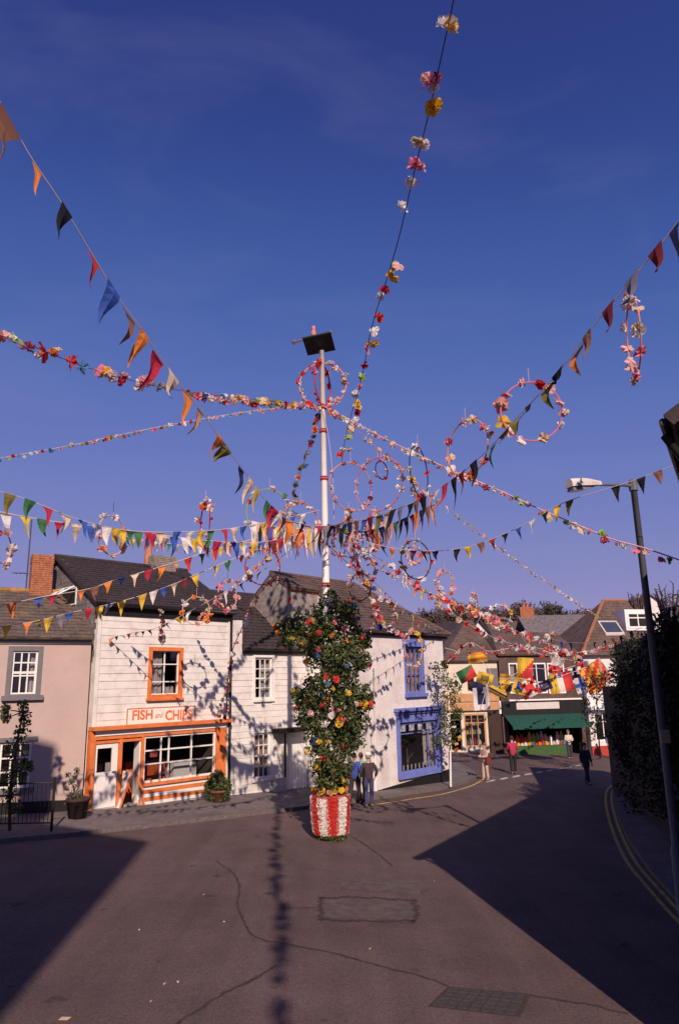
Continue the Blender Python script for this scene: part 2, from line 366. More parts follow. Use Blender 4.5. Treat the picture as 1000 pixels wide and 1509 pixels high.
def boards(wall, fr, s0, s1, z0, z1, pitch, ops, m_, t=0, name='board'):
    n = int((z1 - z0) / pitch)
    for k in range(n + 1):
        a = z0 + k * pitch; b_ = min(a + pitch * 1.04, z1)
        if b_ - a < .03: continue
        segs = [(s0, s1)]
        for o in ops:
            if o[2] < b_ - .02 and o[3] > a + .02:
                ns = []
                for p, q in segs:
                    if o[1] <= p or o[0] >= q: ns.append((p, q)); continue
                    if o[0] > p: ns.append((p, o[0]))
                    if o[1] < q: ns.append((o[1], q))
                segs = ns
        for p, q in segs:
            if q - p < .03: continue
            j = random.uniform(-.004, .004); jz = random.uniform(-.006, .006)
            m2 = MB(); lo = t + .022 + j; hi = t + .006
            m2.hexa([fr.w(p, t + .002, a + jz), fr.w(p, lo, a + jz), fr.w(q, lo, a + jz + random.uniform(-.006, .006)), fr.w(q, t + .002, a + jz),
                     fr.w(p, t + .002, b_), fr.w(p, hi, b_), fr.w(q, hi, b_), fr.w(q, t + .002, b_)])
            m2.build(name, m_, wall)
def window(parent, fr, r, m_, cols=2, rows=2, fw=.06, bar=.025, rec=.1, t=0, curtain=None, sill=None, meeting=None, cm=None, name='window'):
    s0, s1, z0, z1 = r; b = MB(); t1 = t - rec; t0 = t1 - .07
    b.fbox(fr, s0, s0 + fw, t0, t1, z0, z1); b.fbox(fr, s1 - fw, s1, t0, t1, z0, z1)
    b.fbox(fr, s0 + fw, s1 - fw, t0, t1, z0, z0 + fw); b.fbox(fr, s0 + fw, s1 - fw, t0, t1, z1 - fw, z1)
    a0, a1, c0, c1 = s0 + fw, s1 - fw, z0 + fw, z1 - fw
    S = [a0 + (a1 - a0) * k / cols for k in range(cols + 1)] if isinstance(cols, int) else [a0 + (a1 - a0) * k for k in cols]
    Z = [c0 + (c1 - c0) * k / rows for k in range(rows + 1)] if isinstance(rows, int) else [c0 + (c1 - c0) * k for k in rows]
    for v in S[1:-1]: b.fbox(fr, v - bar / 2, v + bar / 2, t0 + .01, t1 - .012, c0, c1)
    for v in Z[1:-1]:
        h = bar * (1.7 if meeting is not None and abs(v - Z[meeting]) < 1e-6 else 1)
        b.fbox(fr, a0, a1, t0 + .008, t1 - .008, v - h / 2, v + h / 2)
    w_ = b.build(name, m_, parent)
    for i in range(len(S) - 1):
        for j in range(len(Z) - 1):
            p = MB(); p.fbox(fr, S[i] + bar / 2, S[i + 1] - bar / 2, t0 + .025, t0 + .029, Z[j] + bar / 2, Z[j + 1] - bar / 2); p.build('pane', glass(), w_)
    if curtain:
        for (f0, f1, g0, g1) in curtain:
            c = MB(); n = max(6, int((f1 - f0) * (s1 - s0) / .05)); pr = None
            for k in range(n + 1):
                s = s0 + (s1 - s0) * (f0 + (f1 - f0) * k / n); tt = t0 - .12 + .03 * math.sin(k * 2.1) + random.uniform(-.01, .01)
                p0, p1 = fr.w(s, tt, z0 + (z1 - z0) * g0), fr.w(s, tt - .02, z0 + (z1 - z0) * g1)
                if pr: c.face(pr[0], p0, p1, pr[1])
                pr = (p0, p1)
            c.build('curtain', cm or M_curt, w_)
    if sill:
        one('sill', sill, w_, lambda q: q.fbox(fr, s0 - .08, s1 + .08, t - rec - .05, t + .09, z0 - .08, z0 - .002))
    return w_
def lerp3(a, b, t): return a + (b - a) * t
def roof(parent, bl, br, tr, tl, m_, row=.2, wid=.26, th=.10, name='roof', lump=.012, slates=True):
    up = (br - bl).cross(tl - bl).normalized()
    if up.z < 0: up = -up
    b = MB(); q = [bl, br, tr, tl]; b.hexa([p - up * th for p in q] + q)
    o = b.build(name, m_, parent)
    if not slates: return o
    s = MB(); h = ((tl + tr) / 2 - (bl + br) / 2).length; n = max(1, int(h / row))
    for k in range(n):
        f0, f1 = k / n, min(1, (k + 1.12) / n)
        A, B_, C_, D = lerp3(bl, tl, f0), lerp3(br, tr, f0), lerp3(br, tr, f1), lerp3(bl, tl, f1)
        L = (B_ - A).length; m2 = max(1, int(L / wid)); off = (k % 2) * .5
        for j in range(-1, m2 + 1):
            x0, x1 = (j + off) / m2, (j + 1 + off) / m2
            x0, x1 = max(0, x0), min(1, x1)
            if x1 - x0 < .1 / m2: continue
            g = .006 / max(L, .1); l0 = up * (.026 + random.uniform(0, lump)); l1 = up * (.006 + random.uniform(0, lump * .3)); sag = (tl - bl).normalized() * random.uniform(-.012, .012)
            a, c, d, e = lerp3(A, B_, x0 + g) + l0 + sag, lerp3(A, B_, x1 - g) + l0 + sag, lerp3(D, C_, x1 - g) + l1, lerp3(D, C_, x0 + g) + l1
            s.face(a, c, d, e); s.face(a - l0, c - l0, c, a); s.face(a - l0, a, e, e - l1); s.face(c, c - l0, d - l1, d)
    s.build('slates', m_, o, kind='stuff')
    return o
def brick_stack(parent, base, fr, w_, d_, z0, z1, m_=M_brick, pots=0, name='chimney'):
    cs = (base - fr.o).dot(fr.u); ct = (base - fr.o).dot(fr.n)
    b = MB(); b.fbox(fr, cs - w_ / 2 + .012, cs + w_ / 2 - .012, ct - d_ / 2 + .012, ct + d_ / 2 - .012, z0, z1 - .02)
    ch = b.build(name, M_mortar, parent); k = MB(); z = z0; r = 0
    while z < z1 - .02:
        o = .012 if z > z1 - .32 and z < z1 - .1 else 0
        for side in range(4):
            L = w_ if side % 2 == 0 else d_; n = max(2, int(round(L / .23)))
            for j in range(n + 1):
                a = -L / 2 + (j - .5 * (r % 2)) * L / n; e = a + L / n - .012
                a, e = max(a, -L / 2), min(e, L / 2)
                if e - a < .04: continue
                q = .01 + o + random.uniform(-.003, .004)
                if side == 0: k.fbox(fr, cs + a, cs + e, ct + d_ / 2 - .03, ct + d_ / 2 + q, z, z + .063)
                if side == 2: k.fbox(fr, cs + a, cs + e, ct - d_ / 2 - q, ct - d_ / 2 + .03, z, z + .063)
                if side == 1: k.fbox(fr, cs + w_ / 2 - .03, cs + w_ / 2 + q, ct + a, ct + e, z, z + .063)
                if side == 3: k.fbox(fr, cs - w_ / 2 - q, cs - w_ / 2 + .03, ct + a, ct + e, z, z + .063)
        z += .075; r += 1
    k.build('brickwork', m_, ch, kind='stuff')
    for p in range(pots):
        c = fr.w(cs + (p - (pots - 1) / 2) * .3, ct, z1 - .03)
        one('chimney_pot', mat('terracotta_pot', (.5, .2, .1), .8), ch, lambda q: q.lathe(c, [(.13, 0), (.11, .1), (.10, .42), (.13, .44), (.13, .5), (.085, .5), (.085, .2)], 12), True)
    return ch
def gable(parent, fr, s, t_f, t_b, z_e, t_r, z_r, m_, th=.28):
    b = MB(); s2 = s + th
    A = [fr.w(s, t_f, z_e), fr.w(s, t_b, z_e), fr.w(s, t_r, z_r)]; B_ = [fr.w(s2, t_f, z_e), fr.w(s2, t_b, z_e), fr.w(s2, t_r, z_r)]
    b.face(*A); b.face(*reversed(B_))
    for i in range(3): j = (i + 1) % 3; b.face(A[i], A[j], B_[j], B_[i])
    return b.build('gable', m_, parent)
def pipe(parent, pts, r=.045, m_=M_black, name='drainpipe'):
    return one(name, m_, parent, lambda q: q.tube(pts, r, 8), True)
def lettering(parent, fr, text, s0, s1, z0, z1, t, m_, bold=.0, name='lettering', shear=0):
    cu = bpy.data.curves.new('text', 'FONT'); cu.body = text; cu.extrude = .004; cu.offset = bold; cu.shear = shear; cu.resolution_u = 3
    tmp = bpy.data.objects.new('text', cu); COL.objects.link(tmp)
    dg = bpy.context.evaluated_depsgraph_get(); me = bpy.data.meshes.new_from_object(tmp.evaluated_get(dg))
    bpy.data.objects.remove(tmp); bpy.data.curves.remove(cu)
    xs = [v.co.x for v in me.vertices]; ys = [v.co.y for v in me.vertices]
    x0, x1, y0, y1 = min(xs), max(xs), min(ys), max(ys); org = wloc(parent)
    for v in me.vertices:
        v.co = fr.w(s0 + (v.co.x - x0) / (x1 - x0) * (s1 - s0), t + v.co.z, z0 + (v.co.y - y0) / (y1 - y0) * (z1 - z0)) - org
    me.materials.clear(); me.materials.append(m_)
    o = bpy.data.objects.new(name, me); COL.objects.link(o); o.parent = parent; return o
# ------------------------------------------------------------------ chip shop
def gpt(fr, s, px, py):                       # pixel on the flank plane s = const -> (t, z)
    o = fr.w(s, 0, 0); d = ray(px, py); k = (o - CAM).dot(fr.u) / d.dot(fr.u); p = CAM + d * k
    return (p - fr.o).dot(fr.n), p.z
LS = T.px(337, 1000)[0]
ZE = T.px(240, 911)[1]                        # top of the boarded front
tr_, zr_ = gpt(T, 0, 88, 821)                 # roof apex on the left flank
shop = thing('chip_shop', T.w(LS / 2, 0, T.gz(LS / 2)), 'white weatherboarded chip shop with orange shopfront and dark slate roof', 'shop')
zc = T.px(228, 1070)[1]                       # cornice level
ops_s = [T.rect(217.5, 954, 268, 1029), (-.02, LS - .14, -2, zc - .05)]
wall = shell(shop, T, 0, LS, -tr_ * 2, -1.2, ZE + .25, ops_s, M_white)
SB = .235
boards(wall, T, .12, LS - .1, zc + .02, ZE, SB, [ops_s[0]], M_white)
one('corner_board', M_white, wall, lambda q: q.fbox(T, -.03, .10, .003, .05, zc, ZE)); one('corner_board', M_white, wall, lambda q: q.fbox(T, LS - .09, LS + .0, .003, .05, T.gz(LS) - .2, ZE))
fb('fascia', M_black, shop, T, -.12, LS + .1, -.02, .06, ZE + .0, ZE + .33)
pipe(shop, [T.w(-.2, .20, ZE + .31), T.w(LS + .12, .20, ZE + .30)], .065, name='gutter')
rf = roof(shop, T.w(-.15, .22, ZE + .36), T.w(LS + .15, .22, ZE + .36), T.w(LS + .15, tr_, zr_), T.w(-.15, tr_, zr_), M_slate)
roof(shop, T.w(LS + .15, tr_ * 2 - .2, ZE + .36), T.w(-.15, tr_ * 2 - .2, ZE + .36), T.w(-.15, tr_ + .01, zr_), T.w(LS + .15, tr_ + .01, zr_), M_slate, slates=False)
one('ridge_tile', M_slate, rf, lambda q: q.tube([T.w(-.18, tr_, zr_ + .02), T.w(LS + .18, tr_, zr_ + .02)], .08, 8))
ga = gable(shop, T, 0, 0, tr_ * 2, ZE + .25, tr_, zr_ - .1, M_shing); gable(shop, T, LS - .28, 0, tr_ * 2, ZE + .25, tr_, zr_ - .1, M_shing)
# slate hanging on the left gable and upper flank
sh = MB(); z = PK.px(100, 946)[1] - .6
while z < zr_ - .25:
    f = 0 if z < ZE + .25 else (z - ZE - .25) / (zr_ - ZE - .25)
    a, e = -.02 + f * tr_, tr_ * 2 - f * tr_; x = a - random.uniform(0, .2)
    while x > e + .1:
        x2 = max(e, x - random.uniform(.2, .3)); j = random.uniform(.008, .016)
        P = [T.w(-j, x, z), T.w(-j, x2 + .008, z), T.w(-.006, x2 + .008, z + .19), T.w(-.006, x, z + .19)]
        sh.face(*P); sh.face(T.w(0, x, z), T.w(0, x2 + .008, z), P[1], P[0]); x = x2
    z += .17
sh.build('slate_hanging', M_shing, ga, kind='stuff')
# open attic window in that gable
FL = Fr(T.w(0, tr_ * 2, 0), T.w(0, 0, 0))
g0, g1, g2, g3 = FL.rect(86, 868, 112, 893, .03)
aw = window(shop, FL, (g0, g1, g2, g3), M_white2, 2, 2, .07, .03, -.04, .0, name='attic_window')
one('recess_shade_panel', M_dark, aw, lambda q: q.fbox(FL, g0 + .05, g1 - .05, .032, .05, g2 + .05, g3 - .05))  # flat dark panel on the solid gable, painting the shade of the open window
cas = MB(); hz = g3
cs_ = [FL.w(g0, .12, g3), FL.w(g1, .12, g3), FL.w(g1, .62, g2 + .3), FL.w(g0, .62, g2 + .3)]
for i in range(4): cas.tube([cs_[i], cs_[(i + 1) % 4]], .035, 4)
cas.tube([(cs_[0] + cs_[1]) / 2, (cs_[2] + cs_[3]) / 2], .022, 4); cas.tube([(cs_[0] + cs_[3]) / 2, (cs_[1] + cs_[2]) / 2], .022, 4)
cas.build('open_casement', M_white2, aw)
# upper window
r = ops_s[0]
ow = window(shop, T, (r[0] + .10, r[1] - .10, r[2] + .10, r[3] - .10), M_white2, 2, [0, .28, .70, 1], .05, .035, .04, .0, curtain=[(.03, .5, .02, .98), (.6, .97, .02, .2)])
def surround(b, fr, r, w_, t0, t1):
    s0, s1, z0, z1 = r
    b.fbox(fr, s0, s0 + w_, t0, t1, z0, z1); b.fbox(fr, s1 - w_, s1, t0, t1, z0, z1); b.fbox(fr, s0 + w_, s1 - w_, t0, t1, z1 - w_, z1); b.fbox(fr, s0 + w_, s1 - w_, t0, t1, z0, z0 + w_)
one('window_surround', M_orange, ow, lambda q: surround(q, T, r, .12, -.1, .07))
one('sill', M_orange, ow, lambda q: q.fbox(T, r[0] - .04, r[1] + .04, .0, .12, r[2] - .07, r[2]))
# shopfront
def sfz(px, y): return T.px(px, y, .1)[1]
def sfs(px, y): return T.px(px, y, .1)[0]
zt = zc; g_l, g_r = T.gz(0) - .15, T.gz(LS) - .15
fb('cornice', M_orange, shop, T, -.08, LS - .02, -.05, .30, zt - .02, zt + .09)
fb('fascia_board', M_white2, shop, T, .06, LS - .16, -.05, .13, zt - .19, zt - .022)
fb('head_rail', M_orange, shop, T, .06, LS - .16, -.05, .10, zt - .30, zt - .192)
sdl, sdr = sfs(139, 1150), sfs(173.5, 1150)  # door
sop = sfs(206, 1150); swl = sfs(212, 1120); swr = sfs(318, 1110)
fb('pilaster', M_orange, shop, T, -.06, sdl - .03, -.12, .12, g_l, zt - .022)
fb('pilaster', M_orange, shop, T, swr + .0, LS - .15, -.12, .12, g_r, zt - .022)
fb('door_post', M_orange, shop, T, sdr + .02, sdr + .12, -.12, .08, T.gz(sdr) - .1, zt - .302)
fb('door_post', M_orange, shop, T, sop + .03, swl, -.12, .10, T.gz(sop) - .1, zt - .302)
ztr = sfz(156, 1096)
fb('transom', M_orange, shop, T, sdl - .03, sop + .03, -.1, .06, ztr, ztr + .08)
fb('transom_panel', mat('transom_brown', (.16, .07, .04)), shop, T, sdl - .03, sop + .03, -.08, -.02, ztr + .08, zt - .30)
gd = T.gz(sdl) + .10
door = MB(); dz0, dz1 = gd, ztr
p0, p1, p2, p3 = T.rect(143, 1103, 164.5, 1138, .02)
surf = [(sdl, sdr, dz0, p2), (sdl, p0, p2, p3), (p1, sdr, p2, p3), (sdl, sdr, p3, dz1)]
for a in surf: door.fbox(T, a[0], a[1], -.03, .02, a[2], a[3])
do = door.build('door', M_white2, shop)
one('pane', glass(), do, lambda q: q.fbox(T, p0, p1, -.012, -.006, p2, p3)); one('notice', M_sil, do, lambda q: q.fbox(T, p0 + .3, p1 - .02, -.03, -.02, p2 + .02, p2 + .26))
one('handle', M_metal, do, lambda q: q.tube([T.w(sdr - .07, .02, dz0 + 1.0), T.w(sdr - .07, .07, dz0 + 1.0), T.w(sdr - .18, .07, dz0 + 1.0)], .014, 6))
fb('door_jamb', M_white2, shop, T, sop - .02, sop + .028, -.3, .02, T.gz(sop) - .1, ztr)
zs = sfz(265, 1148)
fb('threshold', M_sil, shop, T, sdl - .02, sop + .03, -.28, .06, T.gz(sop) - .2, T.gz(sdl) + .09)
window(shop, T, (swl, swr, zs, zt - .30), M_white2, [0, .22, .33, .66, 1], [0, .38, .70, 1], .06, .045, -.06, .0, name='shop_window')
zs2 = zs; sill = fb('shop_window_sill', M_orange, shop, T, swl, swr, -.1, .15, zs - .09, zs)
zlow = T.gz(swl) + .06; n = 5; fb('stall_riser', M_sil, shop, T, swl, swr, -.1, .05, T.gz(swr) - .3, zlow - .01); H = (zs - .09 - zlow) / n
for k in range(n):
    fb('stripe_board', M_white2 if k % 2 == 0 else M_orange, shop, T, swl, swr, -.1, .075 + .01 * (k % 2), zlow + k * H, zlow + (k + 1) * H - .008)
# inside the shop
fb('shop_floor', M_inner, shop, T, .3, LS - .3, -5, -.3, T.gz(LS / 2) - .1, T.gz(LS / 2) + .05)
fb('counter', M_red, shop, T, swl + .1, swl + 1.6, -1.9, -1.2, T.gz(swl), T.gz(swl) + 1.25); fb('fryer', M_white2, shop, T, swl + 1.75, swr - .1, -1.5, -.9, T.gz(swl), T.gz(swl) + 1.1)
fb('counter_front', M_red, shop, T, sdr + .1, sop - .05, -2.6, -2.2, T.gz(swl), T.gz(swl) + 1.1)
fb('price_notice', mat('notice_red', (.6, .12, .12)), shop, T, swl + .28, swl + .55, -.02, -.012, zs + .75, zs + .93)
pipe(shop, [T.w(LS + .02, .08, ZE + .3), T.w(LS + .02, .08, ZE - .2), T.w(LS + .02, .08, T.gz(LS) + .1)], .05)
# sign
sg = T.rect(187, 1042, 287.5, 1066.5, .08)
sgo = tag(one('shop_sign', [M_white2, M_orange], None, lambda q: q.fbox(T, sg[0], sg[1], .035, .075, sg[2], sg[3])), 'long white sign reading FISH and CHIPS in orange letters above the cornice', 'sign')
one('sign_border', M_orange, sgo, lambda q: surround(q, T, sg, .03, .05, .085))
for tx, x0, x1, y0, y1, bo, shr in (('FISH', 195, 225, 1046, 1061, .03, 0), ('and', 229, 240, 1050, 1058, 0, .3), ('CHIPS', 243.5, 282.5, 1046, 1061, .03, 0)):
    a = T.rect(x0, y0, x1, y1, .08); lettering(sgo, T, tx, a[0], a[1], a[2], a[3], .079, M_orange, bo, shear=shr)
brick_stack(shop, T.w(LS * .80, tr_, 0), T, .95, .6, zr_ - .5, zr_ + .45, M_stone, 0)
one('chimney_pot', mat('terracotta_pot', (.5, .2, .1), .8), shop, lambda q: q.lathe(T.w(LS * .72, tr_ - .3, zr_), [(.16, -.4), (.16, .5), (.13, .6), (.14, 1.1), (.17, 1.12), (.17, 1.2), (.1, 1.2)], 12), True)
# A-board in the doorway
ab = thing('pavement_board', T.w(sfs(190, 1195), .35, T.gz(sfs(190, 1195), .35) + .09), 'white and orange folding A-board standing in the open shop doorway', 'sign board')
c0 = (ab.location - T.o).dot(T.u); zb = ab.location.z
def leaf_panel(b, w0, w1, tt0, tt1, z0, z1, th=.03):
    b.hexa([T.w(w0, tt0, z0), T.w(w0, tt0 + th, z0), T.w(w1, tt0 + th, z0), T.w(w1, tt0, z0), T.w(w0, tt1, z1), T.w(w0, tt1 + th, z1), T.w(w1, tt1 + th, z1), T.w(w1, tt1, z1)])
for side in (-1, 1):                          # the board stands side-on: its A profile shows to the street
    b = MB(); s_b, s_t = c0 + side * .42, c0 + side * .05
    b.hexa([T.w(s_b, -.25, zb), T.w(s_b, .25, zb), T.w(s_b + .03, .25, zb), T.w(s_b + .03, -.25, zb), T.w(s_t, -.25, zb + 1.02), T.w(s_t, .25, zb + 1.02), T.w(s_t + .03, .25, zb + 1.02), T.w(s_t + .03, -.25, zb + 1.02)])
    pn = b.build('panel', M_white2, ab)
    for tt in (-.27, .25): one('edge_strip', M_orange, pn, lambda q: q.tube([T.w(s_b + .015, tt, zb), T.w(s_t + .015, tt, zb + 1.04)], .03, 4))
# ------------------------------------------------------------------ pink house
pe = PK.px(66, 944)[1]; LP = PK.px(133, 1000)[0]
pink = thing('pink_house', PK.w(LP - 3, 0, PK.gz(LP - 3)), 'pink rendered house with grey window surrounds and lichened slate roof', 'house')
ru = PK.rect(8, 951, 63, 1030); rl = PK.rect(-8, 1088, 51, 1168)
S0 = LP - 8.5
shell(pink, PK, S0, LP - .03, 5.4, -1.2, pe, [(ru[0] + .16, ru[1] - .16, ru[2] + .12, ru[3] - .16), (rl[0] + .1, rl[1] - .1, rl[2] + .1, rl[3] - .1)], M_pink)
wi = window(pink, PK, (ru[0] + .16, ru[1] - .16, ru[2] + .12, ru[3] - .16), M_white2, 3, [0, .42, .5, .75, 1], .06, .04, .03, .0, meeting=2, curtain=[(.62, .98, .02, .98), (.02, .1, .02, .98)])
one('window_surround', M_grey, wi, lambda q: surround(q, PK, (ru[0] + .03, ru[1] - .03, ru[2], ru[3] - .03), .135, .002, .03)); one('sill', M_grey, wi, lambda q: q.fbox(PK, ru[0] - .05, ru[1] + .05, -.05, .12, ru[2] - .04, ru[2] + .1))
wi = window(pink, PK, (rl[0] + .1, rl[1] - .1, rl[2] + .1, rl[3] - .1), M_white2, 3, 3, .07, .04, .04, .0)
one('sill', M_grey, wi, lambda q: q.fbox(PK, rl[0] - .02, rl[1] + .02, -.05, .12, rl[2] - .02, rl[2] + .1)); one('window_surround', M_grey, wi, lambda q: q.fbox(PK, rl[0] - .05, rl[1] + .03, .0, .05, rl[3] - .1, rl[3] + .02))
pl = MB(); pl.fbox(PK, S0, LP - .05, .003, .05, -1.2, PK.gz(S0) + .24, PK.gz(LP) + 0); pl = MB()
pl.hexa([PK.w(S0, .002, -1), PK.w(S0, .04, -1), PK.w(LP - .1, .04, -1), PK.w(LP - .1, .002, -1), PK.w(S0, .002, PK.gz(S0) + .42), PK.w(S0, .04, PK.gz(S0) + .42), PK.w(LP - .1, .04, PK.gz(LP) + .40), PK.w(LP - .1, .002, PK.gz(LP) + .40)])
pl.build('plinth', M_black, pink)
fb('eaves_board', M_white2, pink, PK, S0, LP - .04, .002, .05, pe - .10, pe)
pipe(pink, [PK.w(S0, .13, pe + .04), PK.w(LP - .05, .13, pe + .02)], .055, name='gutter')
tp = -2.7; zp = PK.px(60, 873, tp)[1]
prf = roof(pink, PK.w(S0, .2, pe + .06), PK.w(LP - .06, .2, pe + .06), PK.w(LP - .06, tp, zp), PK.w(S0, tp, zp), M_slate2, .22, .3, lump=.03)
roof(pink, PK.w(LP - .06, tp * 2, pe), PK.w(S0, tp * 2, pe), PK.w(S0, tp + .01, zp), PK.w(LP - .06, tp + .01, zp), M_slate2, slates=False)
one('ridge_tile', mat('lichened_ridge', (.34, .18, .06), .9, .4, 4), prf, lambda q: q.tube([PK.w(S0, tp, zp + .02), PK.w(LP - .06, tp, zp + .02)], .1, 8))
s_c = PK.px(59, 868, tp)[0]
cz = PK.px(60, 819, tp)[1]
brick_stack(pink, PK.w(s_c, tp, 0), PK, .66, .46, zp - .6, cz)
an = thing('television_aerial', PK.w(PK.px(38, 870, tp - .4)[0], tp - .4, zp - .3), 'thin grey television aerial mast beside the brick chimney', 'aerial')
za = PK.px(42, 765, tp - .4)[1]; ap = an.location
one('mast', M_metal, an, lambda q: q.tube([ap, (ap.x, ap.y, za)], .022, 6)); one('boom', M_metal, an, lambda q: (q.tube([(ap.x - .5, ap.y, zp + .7), (ap.x + .1, ap.y - .1, zp + .65)], .012, 5), [q.tube([(ap.x - .45 + k * .12, ap.y - .22, zp + .7), (ap.x - .45 + k * .12, ap.y + .22, zp + .7)], .006, 4) for k in range(4)]))
# ------------------------------------------------------------------ white boarded house behind the maypole
s2a = LS + .06; s2b = T.px(470, 1000, -.05)[0] + 1.2; e2 = T.px(392, 962, 0)[1]
wh = thing('white_house', T.w(s2a + 2, -.05, T.gz(s2a + 2)), 'low white weatherboarded house with dark roof behind the maypole greenery', 'house')
r1 = T.rect(376, 969, 402, 1031); r2 = T.rect(374.5, 1080, 399.5, 1148)
rd = T.rect(428, 1086, 456, 1172)
wl = shell(wh, T, s2a, s2b, 5.6, -1.2, e2, [r1, r2, rd], M_white, t=-.05)
boards(wl, T, s2a + .02, s2b, T.gz(s2b) - .3, e2, .225, [r1, r2, rd], M_white, t=-.05)
for q_, cm_, cu_ in ((r1, M_curt, [(.02, .3, .02, .98), (.55, .98, .02, .98)]), (r2, M_curtp, [(.02, .98, .02, .96)])):
    w2 = window(wh, T, q_, M_white2, 3, 4, .07, .03, .03, -.05, curtain=cu_, sill=M_white2, meeting=2, cm=cm_)
    one('window_surround', M_white2, w2, lambda q: surround(q, T, (q_[0] - .09, q_[1] + .09, q_[2] - .0, q_[3] + .09), .088, -.06, -.002))
fb('end_pier', M_render, wh, T, s2a + .03, T.px(357, 940)[0], -.3, -.005, e2 - .3, T.px(348, 914)[1])
fb('eaves_board', M_black, wh, T, T.px(357, 960)[0], s2b, -.04, .05, e2 - .05, e2 + .12)
t2 = -2.9; z2 = T.px(400, 877, t2)[1]
roof(wh, T.w(T.px(357, 960)[0], .17, e2 + .12), T.w(s2b, .17, e2 + .12), T.w(s2b, t2, z2), T.w(s2a + .05, t2, z2), M_slate)
roof(wh, T.w(s2b, t2 * 2, e2), T.w(s2a, t2 * 2, e2), T.w(s2a, t2 + .01, z2), T.w(s2b, t2 + .01, z2), M_slate, slates=False)
cp = T.rect(405, 1074, 446, 1080, .2)
fb('door_canopy', M_black, wh, T, cp[0], cp[1] + .1, -.04, .5, cp[2] + .02, cp[3] + .03)
dr = MB(); nb = 6
dd = one('door', M_white2, wh, lambda q: q.fbox(T, rd[0], rd[1], -.16, -.13, -.3, rd[3]))
for k in range(nb):
    a = rd[0] + (rd[1] - rd[0]) * k / nb; one('door_board', M_white2, dd, lambda q: q.fbox(T, a + .006, a + (rd[1] - rd[0]) / nb - .006, -.131, -.11, -.25, rd[3]))
mb_ = T.rect(406, 1147, 423, 1173, .2); fb('meter_box', M_sil, wh, T, mb_[0], mb_[1] - .06, -.0, .22, T.gz(mb_[0]) - .1, mb_[3])
pipe(wh, [T.w(mb_[1] + .02, .07, cp[2]), T.w(mb_[1] + .02, .07, T.gz(mb_[1]) + .1)], .04)
# ------------------------------------------------------------------ corner house with blue shopfront
b0, b1 = BL.px(468, 900, -2.2)[0], BL.px(656.5, 1040)[0]; eb = BL.px(600, 939)[1]
bh = thing('corner_house', BL.w((b0 + b1) / 2, 0, BL.gz((b0 + b1) / 2)), 'white rough rendered corner house with bright blue shop window and hipped slate roof', 'house')
q1 = BL.rect(596.5, 953, 622.5, 1022); q2 = BL.rect(586, 1062, 643, 1138)
shell(bh, BL, b0, b1, 6.4, -1.6, eb, [q1, q2], M_render)
wA = window(bh, BL, q1, M_blue, [0, .08, .36, .64, .92, 1], [0, .42, 1], .07, .03, .02, .0, curtain=[(.04, .96, .03, .97)], cm=M_curtp)
one('window_surround', M_blue, wA, lambda q: (q.fbox(BL, q1[0] - .06, q1[0], -.02, .05, q1[2], q1[3]), q.fbox(BL, q1[1], q1[1] + .06, -.02, .05, q1[2], q1[3])))
one('lintel', M_blue, wA, lambda q: q.fbox(BL, q1[0] - .14, q1[1] + .14, -.02, .09, q1[3], q1[3] + .30)); one('sill', M_blue, wA, lambda q: q.fbox(BL, q1[0] - .1, q1[1] + .14, -.02, .15, q1[2] - .14, q1[2]))
wB = window(bh, BL, q2, M_blue, [0, .8, 1], [0, .80, 1], .12, .035, -.03, .0, name='shop_window', curtain=[(.72, .96, .1, .8)], cm=M_curt)
q3 = BL.rect(584, 1047, 646, 1144)
one('shopfront_frame', M_blue, wB, lambda q: (q.fbox(BL, q3[0], q2[0] + .02, -.02, .14, q3[2], q3[3]), q.fbox(BL, q2[1] - .02, q3[1], -.02, .14, q3[2], q3[3]), q.fbox(BL, q2[0] + .02, q2[1] - .02, -.02, .13, q3[2], q2[2] + .02), q.fbox(BL, q2[0] + .02, q2[1] - .02, -.02, .13, q2[3] - .02, q3[3])))
one('cornice', M_blue, wB, lambda q: (q.fbox(BL, q3[0] - .12, q3[1] + .1, -.02, .30, q3[3], q3[3] + .13), q.fbox(BL, q3[0] - .06, q3[1] + .05, -.02, .2, q3[3] - .1, q3[3] - .001)))
for k in range(9):                            # white lace along the shop window
    a = q2[0] + .15 + k * (q2[1] - q2[0] - .3) / 9; one('lace_panel', M_curt, wB, lambda q: (q.fbox(BL, a, a + .09, -.10, -.095, q2[2] + .12, q2[2] + .32)))
for k in range(4):
    a = q2[0] + .16 + k * (q2[1] - q2[0] - .3) / 4; one('stained_pane', mat('patterned_glass', (.35, .36, .45), .3, .6, 9), wB, lambda q: q.fbox(BL, a + .03, a + .38, .005, .01, q2[3] - .38, q2[3] - .14))
pl = MB(); a0, a1 = BL.px(556, 1160)[0], b1 + .02
pl.hexa([BL.w(a0, .003, -2), BL.w(a0, .05, -2), BL.w(a1, .05, -2), BL.w(a1, .003, -2), BL.w(a0, .003, BL.gz(a0) + .1), BL.w(a0, .05, BL.gz(a0) + .1), BL.w(a1, .05, BL.gz(a1) + .58), BL.w(a1, .003, BL.gz(a1) + .58)]); pl.build('plinth', M_black, bh)
pipe(bh, [BL.w(BL.px(549, 1000)[0], .05, BL.px(549, 985)[1]), BL.w(BL.px(550, 1100)[0], .05, -.2)], .03, M_render)
tb = -3.2; zb3 = BL.px(470, 854, tb)[1]; hs_ = BL.px(521, 852, tb)[0]
fb('eaves_board', M_black, bh, BL, b0, b1 + .25, -.02, .1, eb - .02, eb + .16)
r3 = roof(bh, BL.w(b0, .28, eb + .17), BL.w(b1 + .3, .28, eb + .17), BL.w(hs_, tb, zb3), BL.w(b0, tb, zb3), M_slate3, .24, .3, lump=.02)
